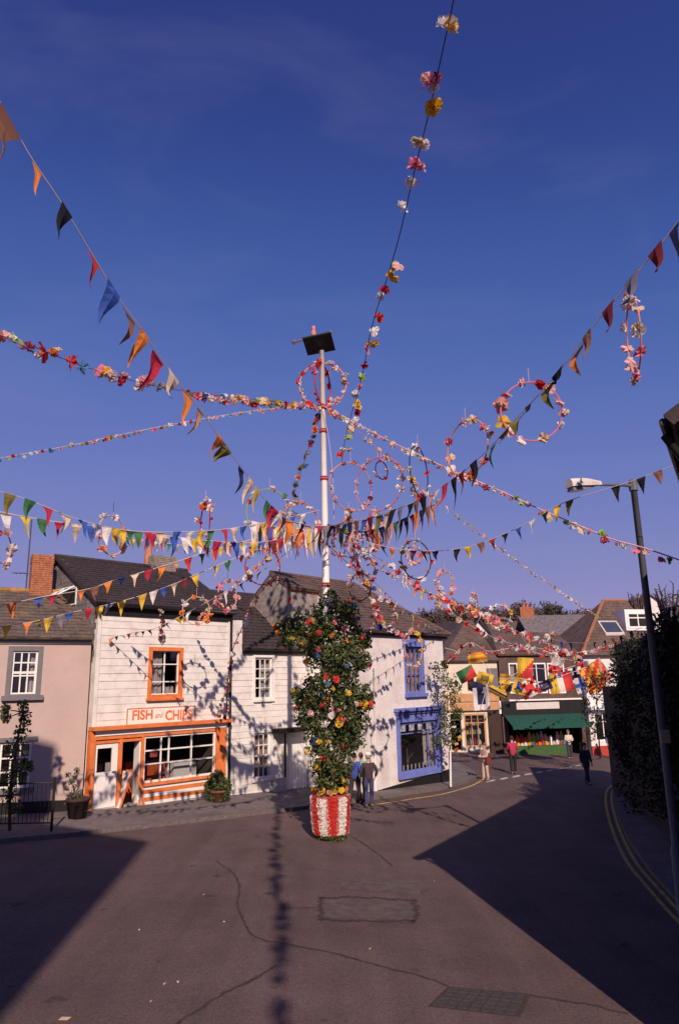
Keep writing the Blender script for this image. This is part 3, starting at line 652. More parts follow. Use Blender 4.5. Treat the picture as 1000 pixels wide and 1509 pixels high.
roof(bh, BL.w(b1 + .3, .28, eb + .17), BL.w(b1 + .3, tb * 2 - .28, eb + .17), BL.w(hs_, tb - .02, zb3), BL.w(hs_, tb, zb3), M_slate3, .24, .3, lump=.02)
roof(bh, BL.w(b1 + .3, tb * 2 - .28, eb + .17), BL.w(b0, tb * 2 - .28, eb + .17), BL.w(b0, tb - .01, zb3), BL.w(hs_, tb - .01, zb3), M_slate3, slates=False)
gable(bh, BL, b0 + .02, .05, tb * 2, eb, tb, zb3 - .12, M_render)
one('ridge_tile', M_slate3, r3, lambda q: (q.tube([BL.w(b0, tb, zb3 + .02), BL.w(hs_, tb, zb3 + .02)], .09, 8), q.tube([BL.w(hs_, tb, zb3 + .02), BL.w(b1 + .3, .28, eb + .2)], .07, 8)))
# rear range of the corner house, its stone wall showing above the white house
bA = BL.px(398, 858, tb)[0]; k_ = (2.2 + .28) / (3.2 + .28); zw = eb + .17 + (zb3 - eb - .17) * k_
fb('rear_wall', M_stone, bh, BL, bA, b0 - .01, -3.0, -2.2, eb - 2.5, zw - .03)
fb('rear_wall', M_stone, bh, BL, bA, b0 - .01, tb * 2, -3.0, eb - 2.5, eb + .1)
n_ = 9
for k in range(n_):
    a = bA + (b0 - bA) * k / n_; one('coping_brick', M_brick, bh, lambda q: q.fbox(BL, a + .01, a + (b0 - bA) / n_ - .01, -2.35, -2.17, zw - .16 + random.uniform(0, .03), zw + random.uniform(-.03, .03)))
roof(bh, BL.w(bA, -2.05, zw + .0), BL.w(b0, -2.05, zw + .0), BL.w(b0, tb, zb3), BL.w(bA, tb, zb3), M_slate3, .24, .3, lump=.02)
roof(bh, BL.w(b0, tb * 2, eb), BL.w(bA, tb * 2, eb), BL.w(bA, tb - .01, zb3), BL.w(b0, tb - .01, zb3), M_slate3, slates=False)
one('ridge_tile', M_slate3, bh, lambda q: q.tube([BL.w(bA, tb, zb3 + .02), BL.w(b0, tb, zb3 + .02)], .09, 8))
b = MB(); b.face(*[BL.w(bA + .03, t_, z_) for t_, z_ in ((-2.2, zw - .05), (tb, zb3 - .12), (tb * 2, eb - .1), (tb * 2, eb - 2.5), (-2.2, eb - 2.5))]); b.build('rear_gable', M_stone, bh)
# ------------------------------------------------------------------ the far row of shops across the end of the street
FS = Fr(gnd(690, 1109), gnd(850, 1112))
def fpx(x, y): return FS.px(x, y)
M_cream = mat('cream_wall', (.66, .58, .46), .8, .08, 2); M_bbrd = mat('brown_board', (.10, .06, .055), .8, .25, 3)
M_green = mat('green_paint', (.045, .10, .03), .6, .15); M_awn = mat('green_awning', (.012, .065, .05), .8, .15)
M_fas = mat('tan_fascia', (.50, .27, .13), .6, .15)
GOODS = [paper(c) for c in ('red', 'white', 'yellow', 'palepink', 'sky', 'orange', 'cream', 'lime')]
def goods(parent, fr, s0, s1, t, z, n, h=.3):
    for k in range(n):
        a = s0 + (s1 - s0) * k / n; hh = h * random.uniform(.5, 1.1); ww = (s1 - s0) / n
        b = MB(); b.fbox(fr, a + ww * .08, a + ww * .9, t - .15, t, z, z + hh * .75); b.fbox(fr, a + ww * .25, a + ww * .7, t - .12, t - .03, z + hh * .75, z + hh)
        b.build('goods', random.choice(GOODS), parent)
gF = FS.gz(6)
# cream shop
a0, a1 = fpx(652, 1000)[0], fpx(733, 1000)[0]; ea = fpx(700, 974)[1]
A = thing('cream_shop', FS.w((a0 + a1) / 2, 0, FS.gz(a0)), 'cream shop with tan fascia and lit goods window left of the green awning', 'shop')
wu = FS.rect(688, 986, 698, 1018); sw = FS.rect(684, 1052, 716, 1101); dw = FS.rect(664, 1052, 680, 1106)
shell(A, FS, a0, a1, 7, -2.5, ea, [wu, sw, dw], M_cream)
window(A, FS, wu, mat('dark_red_frame', (.12, .03, .02)), 2, 3, .08, .05, .05)
wS = window(A, FS, sw, M_fas, 3, [0, .75, 1], .1, .05, .02, name='shop_window')
for zz in (.1, .75, 1.3): goods(wS, FS, sw[0] + .15, sw[1] - .15, -.5, sw[2] + zz, 7, .5)
fb('fascia', M_fas, A, FS, a0, a1 - .05, .002, .2, fpx(700, 1047)[1], fpx(700, 1036)[1]); fb('stringcourse', M_fas, A, FS, a0, a1 - .05, .002, .1, fpx(700, 1034)[1], fpx(700, 1022)[1])
fb('pilaster', mat('dark_brown', (.05, .03, .025)), A, FS, fpx(719, 1075)[0], a1, .002, .12, -2.5, fpx(720, 1048)[1])
fb('side_board', mat('grey_board', (.16, .15, .17)), A, FS, fpx(717, 1000)[0], a1, .002, .05, fpx(720, 1034)[1], fpx(720, 985)[1])
zA = FS.px(691, 914, -3.5)[1]; sA = FS.px(691, 914, -3.5)[0]
roof(A, FS.w(a0 - .2, .25, ea), FS.w(a1 + .1, .25, ea), FS.w(sA + .2, -3.5, zA), FS.w(sA - .2, -3.5, zA), M_slate3, .3, .4)
roof(A, FS.w(a1 + .1, .25, ea), FS.w(a1 + .1, -7.2, ea), FS.w(sA + .2, -3.52, zA), FS.w(sA + .2, -3.5, zA), M_slate3, .3, .4)
roof(A, FS.w(a0 - .2, -7.2, ea), FS.w(a0 - .2, .25, ea), FS.w(sA - .2, -3.5, zA), FS.w(sA - .2, -3.52, zA), M_slate3, slates=False)
# boarded shop with the awning
c0_, c1_ = a1 + .12, fpx(855, 1000)[0]; ec = fpx(795, 964)[1]; zsh = fpx(795, 1030)[1]
Bq = thing('boarded_shop', FS.w((c0_ + c1_) / 2, 0, FS.gz(c1_)), 'brown boarded shop with white upper windows over a green awning', 'shop')
wins = [FS.rect(750, 977, 775, 1022), FS.rect(777, 977, 805, 1022), FS.rect(807, 977, 832, 1022)]
ops = wins + [(c0_ + .4, c1_ - .3, -1, fpx(795, 1062)[1])]
wB_ = shell(Bq, FS, c0_, c1_, 7, -2.5, ec, ops, M_bbrd, inner=M_dark)
boards(wB_, FS, c0_ + .02, c1_, zsh, ec, .2, wins, M_bbrd)
for q in wins: window(Bq, FS, q, M_white2, 2, [0, .35, 1], .09, .06, .0, curtain=[(.05, .4, .02, .98)])
fb('sill_band', M_white2, Bq, FS, c0_ + .5, c1_ - .1, .04, .18, zsh - .1, zsh); fb('fascia', M_black, Bq, FS, c0_, c1_, .002, .1, fpx(795, 1053)[1], zsh - .11)
sgn = FS.rect(759, 1035, 822, 1045); tag(fb('shop_sign', mat('sign_cream', (.6, .55, .52), .6, .1), None, FS, sgn[0], sgn[1], .105, .16, sgn[2], sgn[3]), 'narrow pale sign board on black fascia over the green awning', 'sign')
aw_ = MB(); z1_, z0_ = fpx(795, 1053)[1], fpx(795, 1064)[1] - .15; s_0, s_1 = c0_ + .1, c1_ - .25
for k in range(14):
    p, q = s_0 + (s_1 - s_0) * k / 14, s_0 + (s_1 - s_0) * (k + 1) / 14
    aw_.hexa([FS.w(p, .1, z1_ - .03), FS.w(p, 1.3, z0_ - .03 - .02 * (k % 2)), FS.w(q, 1.3, z0_ - .03 - .02 * ((k + 1) % 2)), FS.w(q, .1, z1_ - .03), FS.w(p, .1, z1_), FS.w(p, 1.3, z0_ - .02 * (k % 2)), FS.w(q, 1.3, z0_ - .02 * ((k + 1) % 2)), FS.w(q, .1, z1_)])
    aw_.face(FS.w(p, 1.3, z0_ - .02 * (k % 2)), FS.w(q, 1.3, z0_ - .02 * ((k + 1) % 2)), FS.w(q, 1.32, z0_ - .2), FS.w(p, 1.32, z0_ - .2))
aw_.build('awning', M_awn, Bq)
fb('white_post', M_white2, Bq, FS, fpx(733, 1040)[0], fpx(736, 1040)[0], .01, .2, fpx(735, 1052)[1], fpx(735, 1033)[1])
gs = FS.gz(c0_); st = thing('shop_stall', FS.w(c0_ + 3, .5, gs), 'green fronted fruit stall under the awning', 'stall')
fb('stall_front', M_green, st, FS, c0_ + .2, fpx(836, 1100)[0], .45, .5, gs - .7, fpx(790, 1098)[1]); fb('stall_top', M_green, st, FS, c0_ + .2, fpx(836, 1100)[0], -.2, .44, fpx(790, 1098)[1] - .1, fpx(790, 1098)[1] - .02)
goods(st, FS, c0_ + .3, fpx(832, 1100)[0], .25, fpx(790, 1098)[1], 16, .3); goods(st, FS, c0_ + .3, fpx(832, 1100)[0], -.05, fpx(790, 1096)[1], 14, .7)
fb('stall_post', M_white2, st, FS, c0_ + 3.1, c0_ + 3.2, .3, .4, fpx(790, 1098)[1], fpx(790, 1084)[1])
zB2 = FS.px(790, 932, -3.0)[1]
roof(Bq, FS.w(c0_ - .1, .25, ec), FS.w(c1_, .25, ec), FS.w(c1_, -3, zB2), FS.w(c0_ + .9, -3, zB2), M_slate3, .3, .4)
roof(Bq, FS.w(c1_, -7.2, ec), FS.w(c0_, -7.2, ec), FS.w(c0_ + .9, -3.01, zB2), FS.w(c1_, -3.01, zB2), M_slate3, slates=False)
roof(Bq, FS.w(c0_ - .1, -7.2, ec), FS.w(c0_ - .1, .25, ec), FS.w(c0_ + .9, -3, zB2), FS.w(c0_ + .9, -3.02, zB2), M_slate3, slates=False)
# white building with dormer
d0, d1 = c1_ + .1, fpx(975, 1000)[0]; ed = fpx(895, 966)[1]
Dq = thing('white_shop', FS.w((d0 + d1) / 2, .4, FS.gz(d1)), 'bright white shop with dormer and orange ridge tiles at the right end of the row', 'shop')
wd1 = FS.rect(872, 984, 892, 1006, .4); wd2 = FS.rect(905, 984, 925, 1006, .4); dwn = FS.rect(876, 1050, 925, 1092, .4)
shell(Dq, FS, d0, d1, 7, -2.8, ed, [wd1, wd2, dwn], M_render, t=.4, inner=M_dark)
for q in (wd1, wd2): window(Dq, FS, q, M_white2, 2, 2, .09, .06, .05, .4, curtain=[(.1, .9, .05, .6)])
window(Dq, FS, dwn, M_white2, 4, [0, .7, 1], .1, .06, .05, .4, name='shop_window')
fb('fascia', M_white2, Dq, FS, d0, d1, .402, .8, fpx(895, 1045)[1], fpx(895, 1041)[1]); fb('red_plinth', mat('red_plinth', (.4, .05, .04)), Dq, FS, d0, d1, .402, .45, -2.8, fpx(895, 1098)[1])
zD = FS.px(920, 886, -3.0)[1]; sD = FS.px(888, 888, -3.0)[0]
rD = roof(Dq, FS.w(d0 - .3, .75, ed), FS.w(d1, .75, ed), FS.w(d1, -3, zD), FS.w(sD, -3, zD), M_slate3, .3, .4)
roof(Dq, FS.w(d0 - .3, -7, ed), FS.w(d0 - .3, .75, ed), FS.w(sD, -3, zD), FS.w(sD, -3.02, zD), M_slate3, slates=False)
roof(Dq, FS.w(d1, -7, ed), FS.w(d0 - .3, -7, ed), FS.w(sD, -3.02, zD), FS.w(d1, -3.02, zD), M_slate3, slates=False)
one('ridge_tile', M_tile, rD, lambda q: (q.tube([FS.w(d0 - .35, .8, ed + .03), FS.w(sD, -3, zD + .04)], .12, 6), q.tube([FS.w(sD, -3, zD + .04), FS.w(d1, -3, zD + .04)], .12, 6)))
dm = FS.rect(922, 898, 958, 929, -.6)
fb('dormer', M_white2, Dq, FS, dm[0], dm[1], -2.8, -.68, dm[2], dm[3]); window(Dq, FS, (dm[0] + .15, dm[1] - .1, dm[2] + .15, dm[3] - .2), M_white2, 2, [0, .7, 1], .14, .08, -.03, -.68, name='dormer_window')
one('dormer_glass', M_dark, Dq, lambda q: q.fbox(FS, dm[0] + .2, dm[1] - .2, -.675, -.672, dm[2] + .2, dm[3] - .25))
sk = [FS.px(x, y, tt) for x, y, tt in ((889, 931, -.75), (917, 930, -.75))]
def rz(t): return ed + (zD - ed) * (.75 - t) / 3.75
skm = MB(); skm.hexa([FS.w(sk[0][0], -.5, rz(-.5)), FS.w(sk[1][0], -.5, rz(-.5)), FS.w(sk[1][0], -1.4, rz(-1.4)), FS.w(sk[0][0], -1.4, rz(-1.4)), FS.w(sk[0][0], -.5, rz(-.5) + .15), FS.w(sk[1][0], -.5, rz(-.5) + .15), FS.w(sk[1][0], -1.4, rz(-1.4) + .15), FS.w(sk[0][0], -1.4, rz(-1.4) + .15)])
skl = skm.build('skylight', M_sil, rD); skg = MB(); a_, b_ = sk[0][0] + .12, sk[1][0] - .12
skg.hexa([FS.w(a_, -.6, rz(-.6) + .1), FS.w(b_, -.6, rz(-.6) + .1), FS.w(b_, -1.3, rz(-1.3) + .1), FS.w(a_, -1.3, rz(-1.3) + .1), FS.w(a_, -.6, rz(-.6) + .16), FS.w(b_, -.6, rz(-.6) + .16), FS.w(b_, -1.3, rz(-1.3) + .16), FS.w(a_, -1.3, rz(-1.3) + .16)]); skg.build('pane', mat('sky_glass', (.05, .06, .1), .1), skl)
# roofs behind
def back_house(name, label, x0, x1, ye, yr, y_depth, wm, rm, base=-2.0, gbl=False):
    f = Fr(at(x0, 1000, y_depth), at(x1, 1000, y_depth)); L = (at(x1, 1000, y_depth) - at(x0, 1000, y_depth)).length
    h = thing(name, f.w(L / 2, 0, base + .5), label, 'house'); ze = f.px((x0 + x1) / 2, ye)[1]
    if gbl:
        zr = f.px((x0 + x1) / 2, yr)[1]; b = MB(); b.fbox(f, 0, L, -8, 0, base, ze)
        b.face(f.w(0, 0, ze), f.w(L, 0, ze), f.w(L / 2, 0, zr)); b.build('wall', wm, h)
        roof(h, f.w(-.2, .3, ze), f.w(-.2, -8, ze), f.w(L / 2, -8, zr), f.w(L / 2, .3, zr), rm, slates=False); roof(h, f.w(L + .2, -8, ze), f.w(L + .2, .3, ze), f.w(L / 2, .3, zr), f.w(L / 2, -8, zr), rm, slates=False)
    else:
        zr = f.px((x0 + x1) / 2, yr, -4)[1]; one('wall', wm, h, lambda q: q.fbox(f, 0, L, -8, 0, base, ze))
        roof(h, f.w(-.2, .3, ze), f.w(L + .2, .3, ze), f.w(L + .2, -4, zr), f.w(-.2, -4, zr), rm, .4, .5); roof(h, f.w(L, -8.3, ze), f.w(0, -8.3, ze), f.w(0, -4.01, zr), f.w(L, -4.01, zr), rm, slates=False)
    return h, f, L, zr
back_house('roof_house', 'white gabled house poking up behind the cream shop roof', 692, 728, 938, 912, 62, M_render, M_slate, gbl=True)
back_house('roof_house', 'long grey slate roof behind the boarded shop', 735, 800, 942, 916, 66, M_render, M_slate3)
hx, f_, L_, zr = back_house('roof_house', 'wide sunlit grey slate roof left of the orange ridge tiles', 790, 900, 944, 906, 60, M_render, mat('pale_slate', (.17, .15, .16), .8, .25, 4))
brick_stack(hx, f_.w(.6, -4, 0), f_, 1.2, .8, zr - .6, zr + .7, M_brick, 2)
back_house('roof_house', 'dim slate roof seen between the corner house and cream shop', 640, 700, 934, 918, 68, M_render, M_slate)
back_house('roof_house', 'small white gabled house high on the hill at far right', 955, 990, 892, 876, 95, M_render, M_slate3, gbl=True)
# ------------------------------------------------------------------ right-hand side, in its own shade
SH = lh / math.tan(R(SUN_EL))                 # shadow shift per metre of height
Cs = gnd(575, 1262); best = None
for k in range(40, 140):
    P = at(979, 614, k / 10); S_ = P + SH * (P.z - gz(P.x, P.y) + .0)
    if best is None or abs(S_.y - Cs.y) < best[0]: best = (abs(S_.y - Cs.y), P)
P1 = best[1]; hd = Vector((P1.x / P1.y + .06, 1, 0)).normalized()
RB = Fr(P1 + hd * 15, P1)                     # outward normal faces the street (left)
if RB.n.x > 0: RB.n = -RB.n
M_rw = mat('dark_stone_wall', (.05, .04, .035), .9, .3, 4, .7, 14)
rb = thing('eaves_house', P1 + Vector((1, 2, -P1.z)), 'dark house in shade at right edge with overhanging eaves and gutter pipe', 'house')
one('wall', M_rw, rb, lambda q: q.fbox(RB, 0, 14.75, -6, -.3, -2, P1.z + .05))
tpz = P1.z + 2.4
for (sa, sb_) in ((-.1, 15),):
    q4 = [RB.w(sa, 0, P1.z), RB.w(sb_, 0, P1.z), RB.w(sb_, -3.2, tpz), RB.w(sa, -3.2, tpz)]
    roof(rb, q4[0], q4[1], q4[2], q4[3], M_slate, .25, .3, th=.14); roof(rb, RB.w(sb_, -6.4, P1.z), RB.w(sa, -6.4, P1.z), RB.w(sa, -3.21, tpz), RB.w(sb_, -3.21, tpz), M_slate, slates=False)
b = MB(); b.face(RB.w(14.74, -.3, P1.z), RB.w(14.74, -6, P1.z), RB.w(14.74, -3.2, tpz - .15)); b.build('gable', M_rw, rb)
pipe(rb, [RB.w(0, .03, P1.z - .04), RB.w(14.95, .03, P1.z - .04)], .045, name='gutter')
pipe(rb, [RB.w(14.6, .05, P1.z - .1), RB.w(14.6, -.18, P1.z - .55), RB.w(14.6, -.22, P1.z - 1.0), RB.w(14.6, -.22, -1)], .05)
# house behind the camera that throws the shade on the left
tipL, l2_, l3_ = gnd(218, 1240), gnd(40, 1450), gnd(113, 1222)
HB = 17.5; Rr = tipL - SH * HB; Rr.z = HB + tipL.z
rdv = (l3_ - tipL); rdv.z = 0; rdv.normalize()
gv = (l2_ - tipL) * 1.25 + SH * 4.0; gv.z = 0
lb = thing('tall_house', Vector((Rr.x - 3, Rr.y, 0)), 'tall slate roofed house behind the viewpoint that shades the road', 'house')
def lbp(a, g, z): p = Rr + rdv * a + gv * g; return Vector((p.x, p.y, z))
zE = Rr.z - 4.0
roof(lb, lbp(22, 1, zE), lbp(0, 1, zE), lbp(0, 0, Rr.z), lbp(22, 0, Rr.z), M_slate, slates=False)
roof(lb, lbp(4, -.8, Rr.z - 3.2), lbp(22, -.8, Rr.z - 3.2), lbp(22, 0, Rr.z), lbp(0, 0, Rr.z), M_slate, slates=False)
b = MB(); fa = [(4.3, -.72), (0.3, .95), (21.7, .95), (21.7, -.72)]
b.hexa([lbp(x, g, -1.5) for x, g in fa] + [lbp(x, g, Rr.z - 3.5) for x, g in fa])
for x in (.3, 21.7): b.face(lbp(x + (4 if x < 1 else 0), -.72, Rr.z - 3.5), lbp(x, .95, Rr.z - 3.9), lbp(x, 0, Rr.z - .15))
b.build('wall', M_pink, lb)
s_, z_ = PK.px(52, 1102); Qp = PK.w(s_, 0, z_); tt = None
nrm = Vector((-rdv.y, rdv.x, 0)); k = (Qp - Rr).dot(nrm) / LDIR.dot(nrm); Qs = Qp - LDIR * k
one('chimney_stack', M_brick, lb, lambda q: q.hexa([Vector((Qs.x + i, Qs.y + j, z)) for z in (Rr.z - 1.5, max(Qs.z, Rr.z + .6)) for i, j in ((-.3, -.35), (.5, -.35), (.5, .35), (-.3, .35))]))
# ------------------------------------------------------------------ foliage
def leaf(b, p, s, nrm=None):
    n = (nrm or Vector((0, 0, 0))) + Vector((random.gauss(0, 1), random.gauss(0, 1), random.gauss(.25, 1))); n.normalize()
    a = n.cross(Vector((random.gauss(0, 1), random.gauss(0, 1), random.gauss(0, 1)))).normalized(); c = n.cross(a)
    l, w_ = s * random.uniform(.7, 1.3), s * random.uniform(.35, .6)
    b.face(p - a * l * .5, p + c * w_ * .5 - n * w_ * .15, p + a * l * .5, p - c * w_ * .5 - n * w_ * .15)
def blob(b, c, r, n, s, sq=1):
    for _ in range(n):
        v = Vector((random.gauss(0, 1), random.gauss(0, 1), random.gauss(0, 1))).normalized() * (random.random() ** .45) * r
        v.z *= sq; leaf(b, c + v, s, v.normalized() * .6)
def limb(b, a, c, r0, r1, n=4, wob=.06):
    pts = [a.lerp(c, k / n) + Vector((random.uniform(-1, 1), random.uniform(-1, 1), 0)) * wob * (a - c).length * (0 < k < n) for k in range(n + 1)]
    b.tube(pts, [r0 + (r1 - r0) * k / n for k in range(n + 1)], 5)
# ivy-grown wall beyond the dark house
iv0, iv1 = gnd(1030, 1275), gnd(925, 1186)
IV = Fr(iv1, iv0)
if IV.n.x > 0: IV.n = -IV.n
Liv = (iv1 - iv0).length
iw = thing('ivy_wall', IV.w(Liv / 2, 0, IV.gz(Liv / 2)), 'ivy covered garden wall and outbuilding in deep shade behind the lamp post', 'wall')
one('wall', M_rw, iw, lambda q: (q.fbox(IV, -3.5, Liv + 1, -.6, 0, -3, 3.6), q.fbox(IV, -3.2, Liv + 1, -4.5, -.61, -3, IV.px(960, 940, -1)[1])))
ib = MB()
top = [(902, 1000), (908, 950), (920, 932), (940, 915), (965, 908), (985, 895), (1000, 884), (1020, 874)]
for k in range(150):
    x = random.uniform(906, 1025); yt = next((a[1] + (b_[1] - a[1]) * (x - a[0]) / (b_[0] - a[0]) for a, b_ in zip(top, top[1:]) if a[0] <= x <= b_[0]), 1010)
    y = random.uniform(yt + 12, 1190 if x > 925 else 1120)
    s_, z_ = IV.px(max(x, 919), y, .1); s_ = min(max(s_, -3.2), Liv)
    blob(ib, IV.w(s_, random.uniform(-.3, .35), z_), random.uniform(.35, .6), 90, .16)
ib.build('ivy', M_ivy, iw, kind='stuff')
# hill and trees on it
hb = MB(); prof = [(-300, 6), (-60, 10), (0, 12), (20, 14.5), (45, 15.5), (70, 14), (110, 13), (170, 16), (300, 18), (700, 10)]
for (x0, z0), (x1, z1) in zip(prof, prof[1:]):
    hb.face((x0, 95, -6), (x1, 95, -6), (x1, 150, z1 * .85), (x0, 150, z0 * .85)); hb.face((x0, 150, z0 * .85), (x1, 150, z1 * .85), (x1, 260, z1), (x0, 260, z0)); hb.face((x0, 260, z0), (x1, 260, z1), (x1, 700, -20), (x0, 700, -20))
hb.build('hill', M_hill)['kind'] = 'structure'
def hill_z(x):
    for (x0, z0), (x1, z1) in zip(prof, prof[1:]):
        if x0 <= x <= x1: return (z0 + (z1 - z0) * (x - x0) / (x1 - x0)) * .85
    return 8
M_wood = [mat('wood_%d' % k, c, .9, .4, .6, trans=.15) for k, c in enumerate(((.12, .085, .075), (.085, .085, .055), (.14, .095, .085)))]
def tree(name, label, px, py, d, wpx, m_, n, s, group=None, bare=False):
    topp = at(px, py, d); r = wpx * d / FPX / 2; base = Vector((topp.x, d, hill_z(topp.x) - .5 if d > 120 else 0)); 
    if base.z > topp.z - r * 1.2: base.z = topp.z - r * 2.2
    t = thing(name, base, label, 'tree', group)
    c = Vector((topp.x, d, topp.z - r)); b = MB(); H = topp.z - base.z
    limb(b, base, Vector((c.x, c.y, base.z + H * .55)), .03 * H, .018 * H, 4, .03)
    for k in range(9 if not bare else 26):
        a = k * 2.4; e = c + Vector((math.cos(a), math.sin(a), random.uniform(-.4, .9))) * r * random.uniform(.6, .98); st_ = Vector((c.x, c.y, base.z + H * random.uniform(.35, .6)))
        limb(b, st_, e, .012 * H, .004 * H, 3)
        if bare:
            for _ in range(5):
                f = st_.lerp(e, random.uniform(.4, 1)); limb(b, f, f + Vector((random.uniform(-1, 1), random.uniform(-1, 1), random.uniform(0, 1))) * r * .35, .004 * H, .002 * H, 2)
    b.build('trunk', M_bark if not bare else M_twig, t)
    cr = MB()
    for k in range(n // 60):
        v = Vector((random.gauss(0, 1), random.gauss(0, 1), random.gauss(.2, .8))).normalized() * r * random.uniform(.35, .9)
        blob(cr, c + v, r * random.uniform(.22, .4), 60, s)
    cr.build('crown', m_, t)
names = ('round dark tree on the ridge behind the corner house', 'brown bushy tree second on the ridge', 'tall brownish tree above the cream shop', 'broad brown tree in the middle of the ridge', 'low purple-brown tree near ridge centre', 'greenish tree over the boarded shop', 'brown tree just right of the greenish one', 'dim tree above the grey slate roof', 'low dark tree left of the orange ridge tiles', 'small dark tree at the right of the ridge')
for k, (px, py, wp) in enumerate(((637, 893, 52), (668, 884, 46), (705, 885, 50), (735, 890, 46), (765, 884, 48), (806, 888, 44), (835, 893, 36), (858, 898, 40), (785, 895, 50), (690, 894, 60))):
    tree('hill_tree', names[k], px, py, 130 + (k * 7) % 22, wp * 1.25, M_wood[1 if k == 5 else (0, 2)[k % 2]], 2400, .6, 'trees on the hill ridge')
tree('bare_tree', 'small bare tree on the skyline left of the lamp post', 936, 870, 90, 26, M_twig, 180, .12, bare=True)
tree('bare_tree', 'wide bare tree on the skyline right of the lamp post', 984, 858, 85, 46, M_twig, 300, .12, bare=True)
# ------------------------------------------------------------------ lamp post
lt = at(932, 712, 14.0); lbse = Vector((lt.x, lt.y, gz(lt.x, lt.y) + .08))
lp = thing('street_lamp', lbse, 'tall grey street lamp with a long arm lantern at the right kerb', 'street lamp')
one('post', M_lamp, lp, lambda q: q.tube([lbse, lbse + Vector((0, 0, 1.2)), lbse + Vector((0, 0, 1.25)), lt], [.11, .11, .078, .062], 12), True)
la = at(884, 714, 13.6); le = at(838, 716, 13.3)
one('arm', M_lamp, lp, lambda q: q.tube([lt - Vector((0, 0, .06)), lt.lerp(la, .3) - Vector((0, 0, .03)), la], [.04, .032, .028], 8)); one('collar', M_lamp, lp, lambda q: q.lathe(lt - Vector((0, 0, .16)), [(.09, 0), (.09, .2), (.05, .24)], 10))
def lantern(b, z0, z1, w0, w1, a, c):
    d = (c - a).normalized(); n = Vector((-d.y, d.x, 0)).normalized(); U = Vector((0, 0, 1)); N = 7; rings = []
    for k in range(N + 1):
        f = k / N; p = a.lerp(c, f); ww = (w0 + (w1 - w0) * min(1, f * 1.6)) * (1 if f < .9 else .75); hh = .5 + .5 * min(1, f * 2)
        rings.append([p + n * ww * x + U * (z0 + (z1 - z0) * y) * hh for x, y in ((-1, .0), (-1, .55), (-.55, 1), (.55, 1), (1, .55), (1, 0))])
    for r0, r1 in zip(rings, rings[1:]):
        for j in range(6): b.face(r0[j], r0[(j + 1) % 6], r1[(j + 1) % 6], r1[j])
    b.face(*rings[0]); b.face(*reversed(rings[-1]))
lan = one('lantern', mat('lantern_white', (.62, .58, .56), .5), lp, lambda q: lantern(q, -.03, .13, .05, .14, la, le)); one('diffuser', mat('diffuser', (.22, .22, .25), .2), lan, lambda q: lantern(q, -.11, -.03, .04, .12, la.lerp(le, .25), le.lerp(la, .03)))
sp = at(972.5, 1085, 14.0); one('notice_plate', mat('notice_tan', (.5, .42, .32)), lp, lambda q: q.box((lt.x, lt.y - .09, sp.z), .17, .02, .24))
# ------------------------------------------------------------------ shared tissue flowers and pennants
def flower_mesh(k):
    b = MB(); rnd = random.Random(k)
    for ring, (n, tilt, L) in enumerate(((5, .35, .55), (4, 1.0, .5))):
        for j in range(n):
            a = 2 * math.pi * (j + rnd.uniform(-.25, .25)) / n + ring; t = tilt + rnd.uniform(-.25, .25); l = L * rnd.uniform(.75, 1.15)
            d = Vector((math.cos(a) * math.cos(t), math.sin(a) * math.cos(t), math.sin(t))); s = Vector((-math.sin(a), math.cos(a), 0)); u = d.cross(s)
            w_ = l * rnd.uniform(.4, .6); m1 = d * l * .55; cr = u * rnd.uniform(-.1, .1)
            b.face((0, 0, 0), m1 - s * w_ + cr, d * l * .95 - u * .1 - s * w_ * .3); b.face((0, 0, 0), d * l * .95 - u * .1 - s * w_ * .3, d * l + s * w_ * .35 + u * .06); b.face((0, 0, 0), d * l + s * w_ * .35 + u * .06, m1 + s * w_ - cr)
    me = bpy.data.meshes.new('flower_%d' % k); me.from_pydata(b.v, [], b.f); me.materials.append(paper('white')); return me
FLM = [flower_mesh(k) for k in range(5)]
def put(name, me, m_, parent, loc, rot, scale):
    o = bpy.data.objects.new(name, me); COL.objects.link(o); o.parent = parent; o.location = loc - wloc(parent)
    o.rotation_euler = rot; o.scale = scale if not isinstance(scale, (int, float)) else (scale,) * 3
    o.material_slots[0].link = 'OBJECT'; o.material_slots[0].material = m_; return o
def flower(parent, p, size, c, name='tissue_flower'):
    return put(name, random.choice(FLM), paper(c), parent, p, (random.uniform(0, 6.3), random.uniform(0, 6.3), random.uniform(0, 6.3)), (size * random.uniform(.85, 1.15), size * random.uniform(.85, 1.15), size * random.uniform(.8, 1.2)))
def pennant_mesh(k):
    b = MB(); rnd = random.Random(90 + k); n = 6; tw = rnd.uniform(-1.3, 1.3); cl = rnd.uniform(-.45, .45); sw = rnd.uniform(-.28, .28); nar = 1 if k % 3 else .55
    rows = []
    for i in range(n + 1):
        f = i / n; hw = .5 * (1 - f * .96) * (1 - (1 - nar) * min(1, f * 3)); a = tw * f; y = cl * f * f + .09 * math.sin(f * 6 + k)
        rows.append([Vector((x * hw * math.cos(a) * .62 + sw * f * f, x * hw * math.sin(a) * .6 + y + .12 * math.sin(x * 2.2 + k) * f * (1 - f) * 2, -f)) for x in (-1, 0, 1)])
    for r0, r1 in zip(rows, rows[1:]):
        for j in range(2): b.face(r0[j], r0[j + 1], r1[j + 1], r1[j])
    me = bpy.data.meshes.new('pennant_%d' % k); me.from_pydata(b.v, [], b.f); me.materials.append(cloth('white')); return me
PNM = [pennant_mesh(k) for k in range(9)]
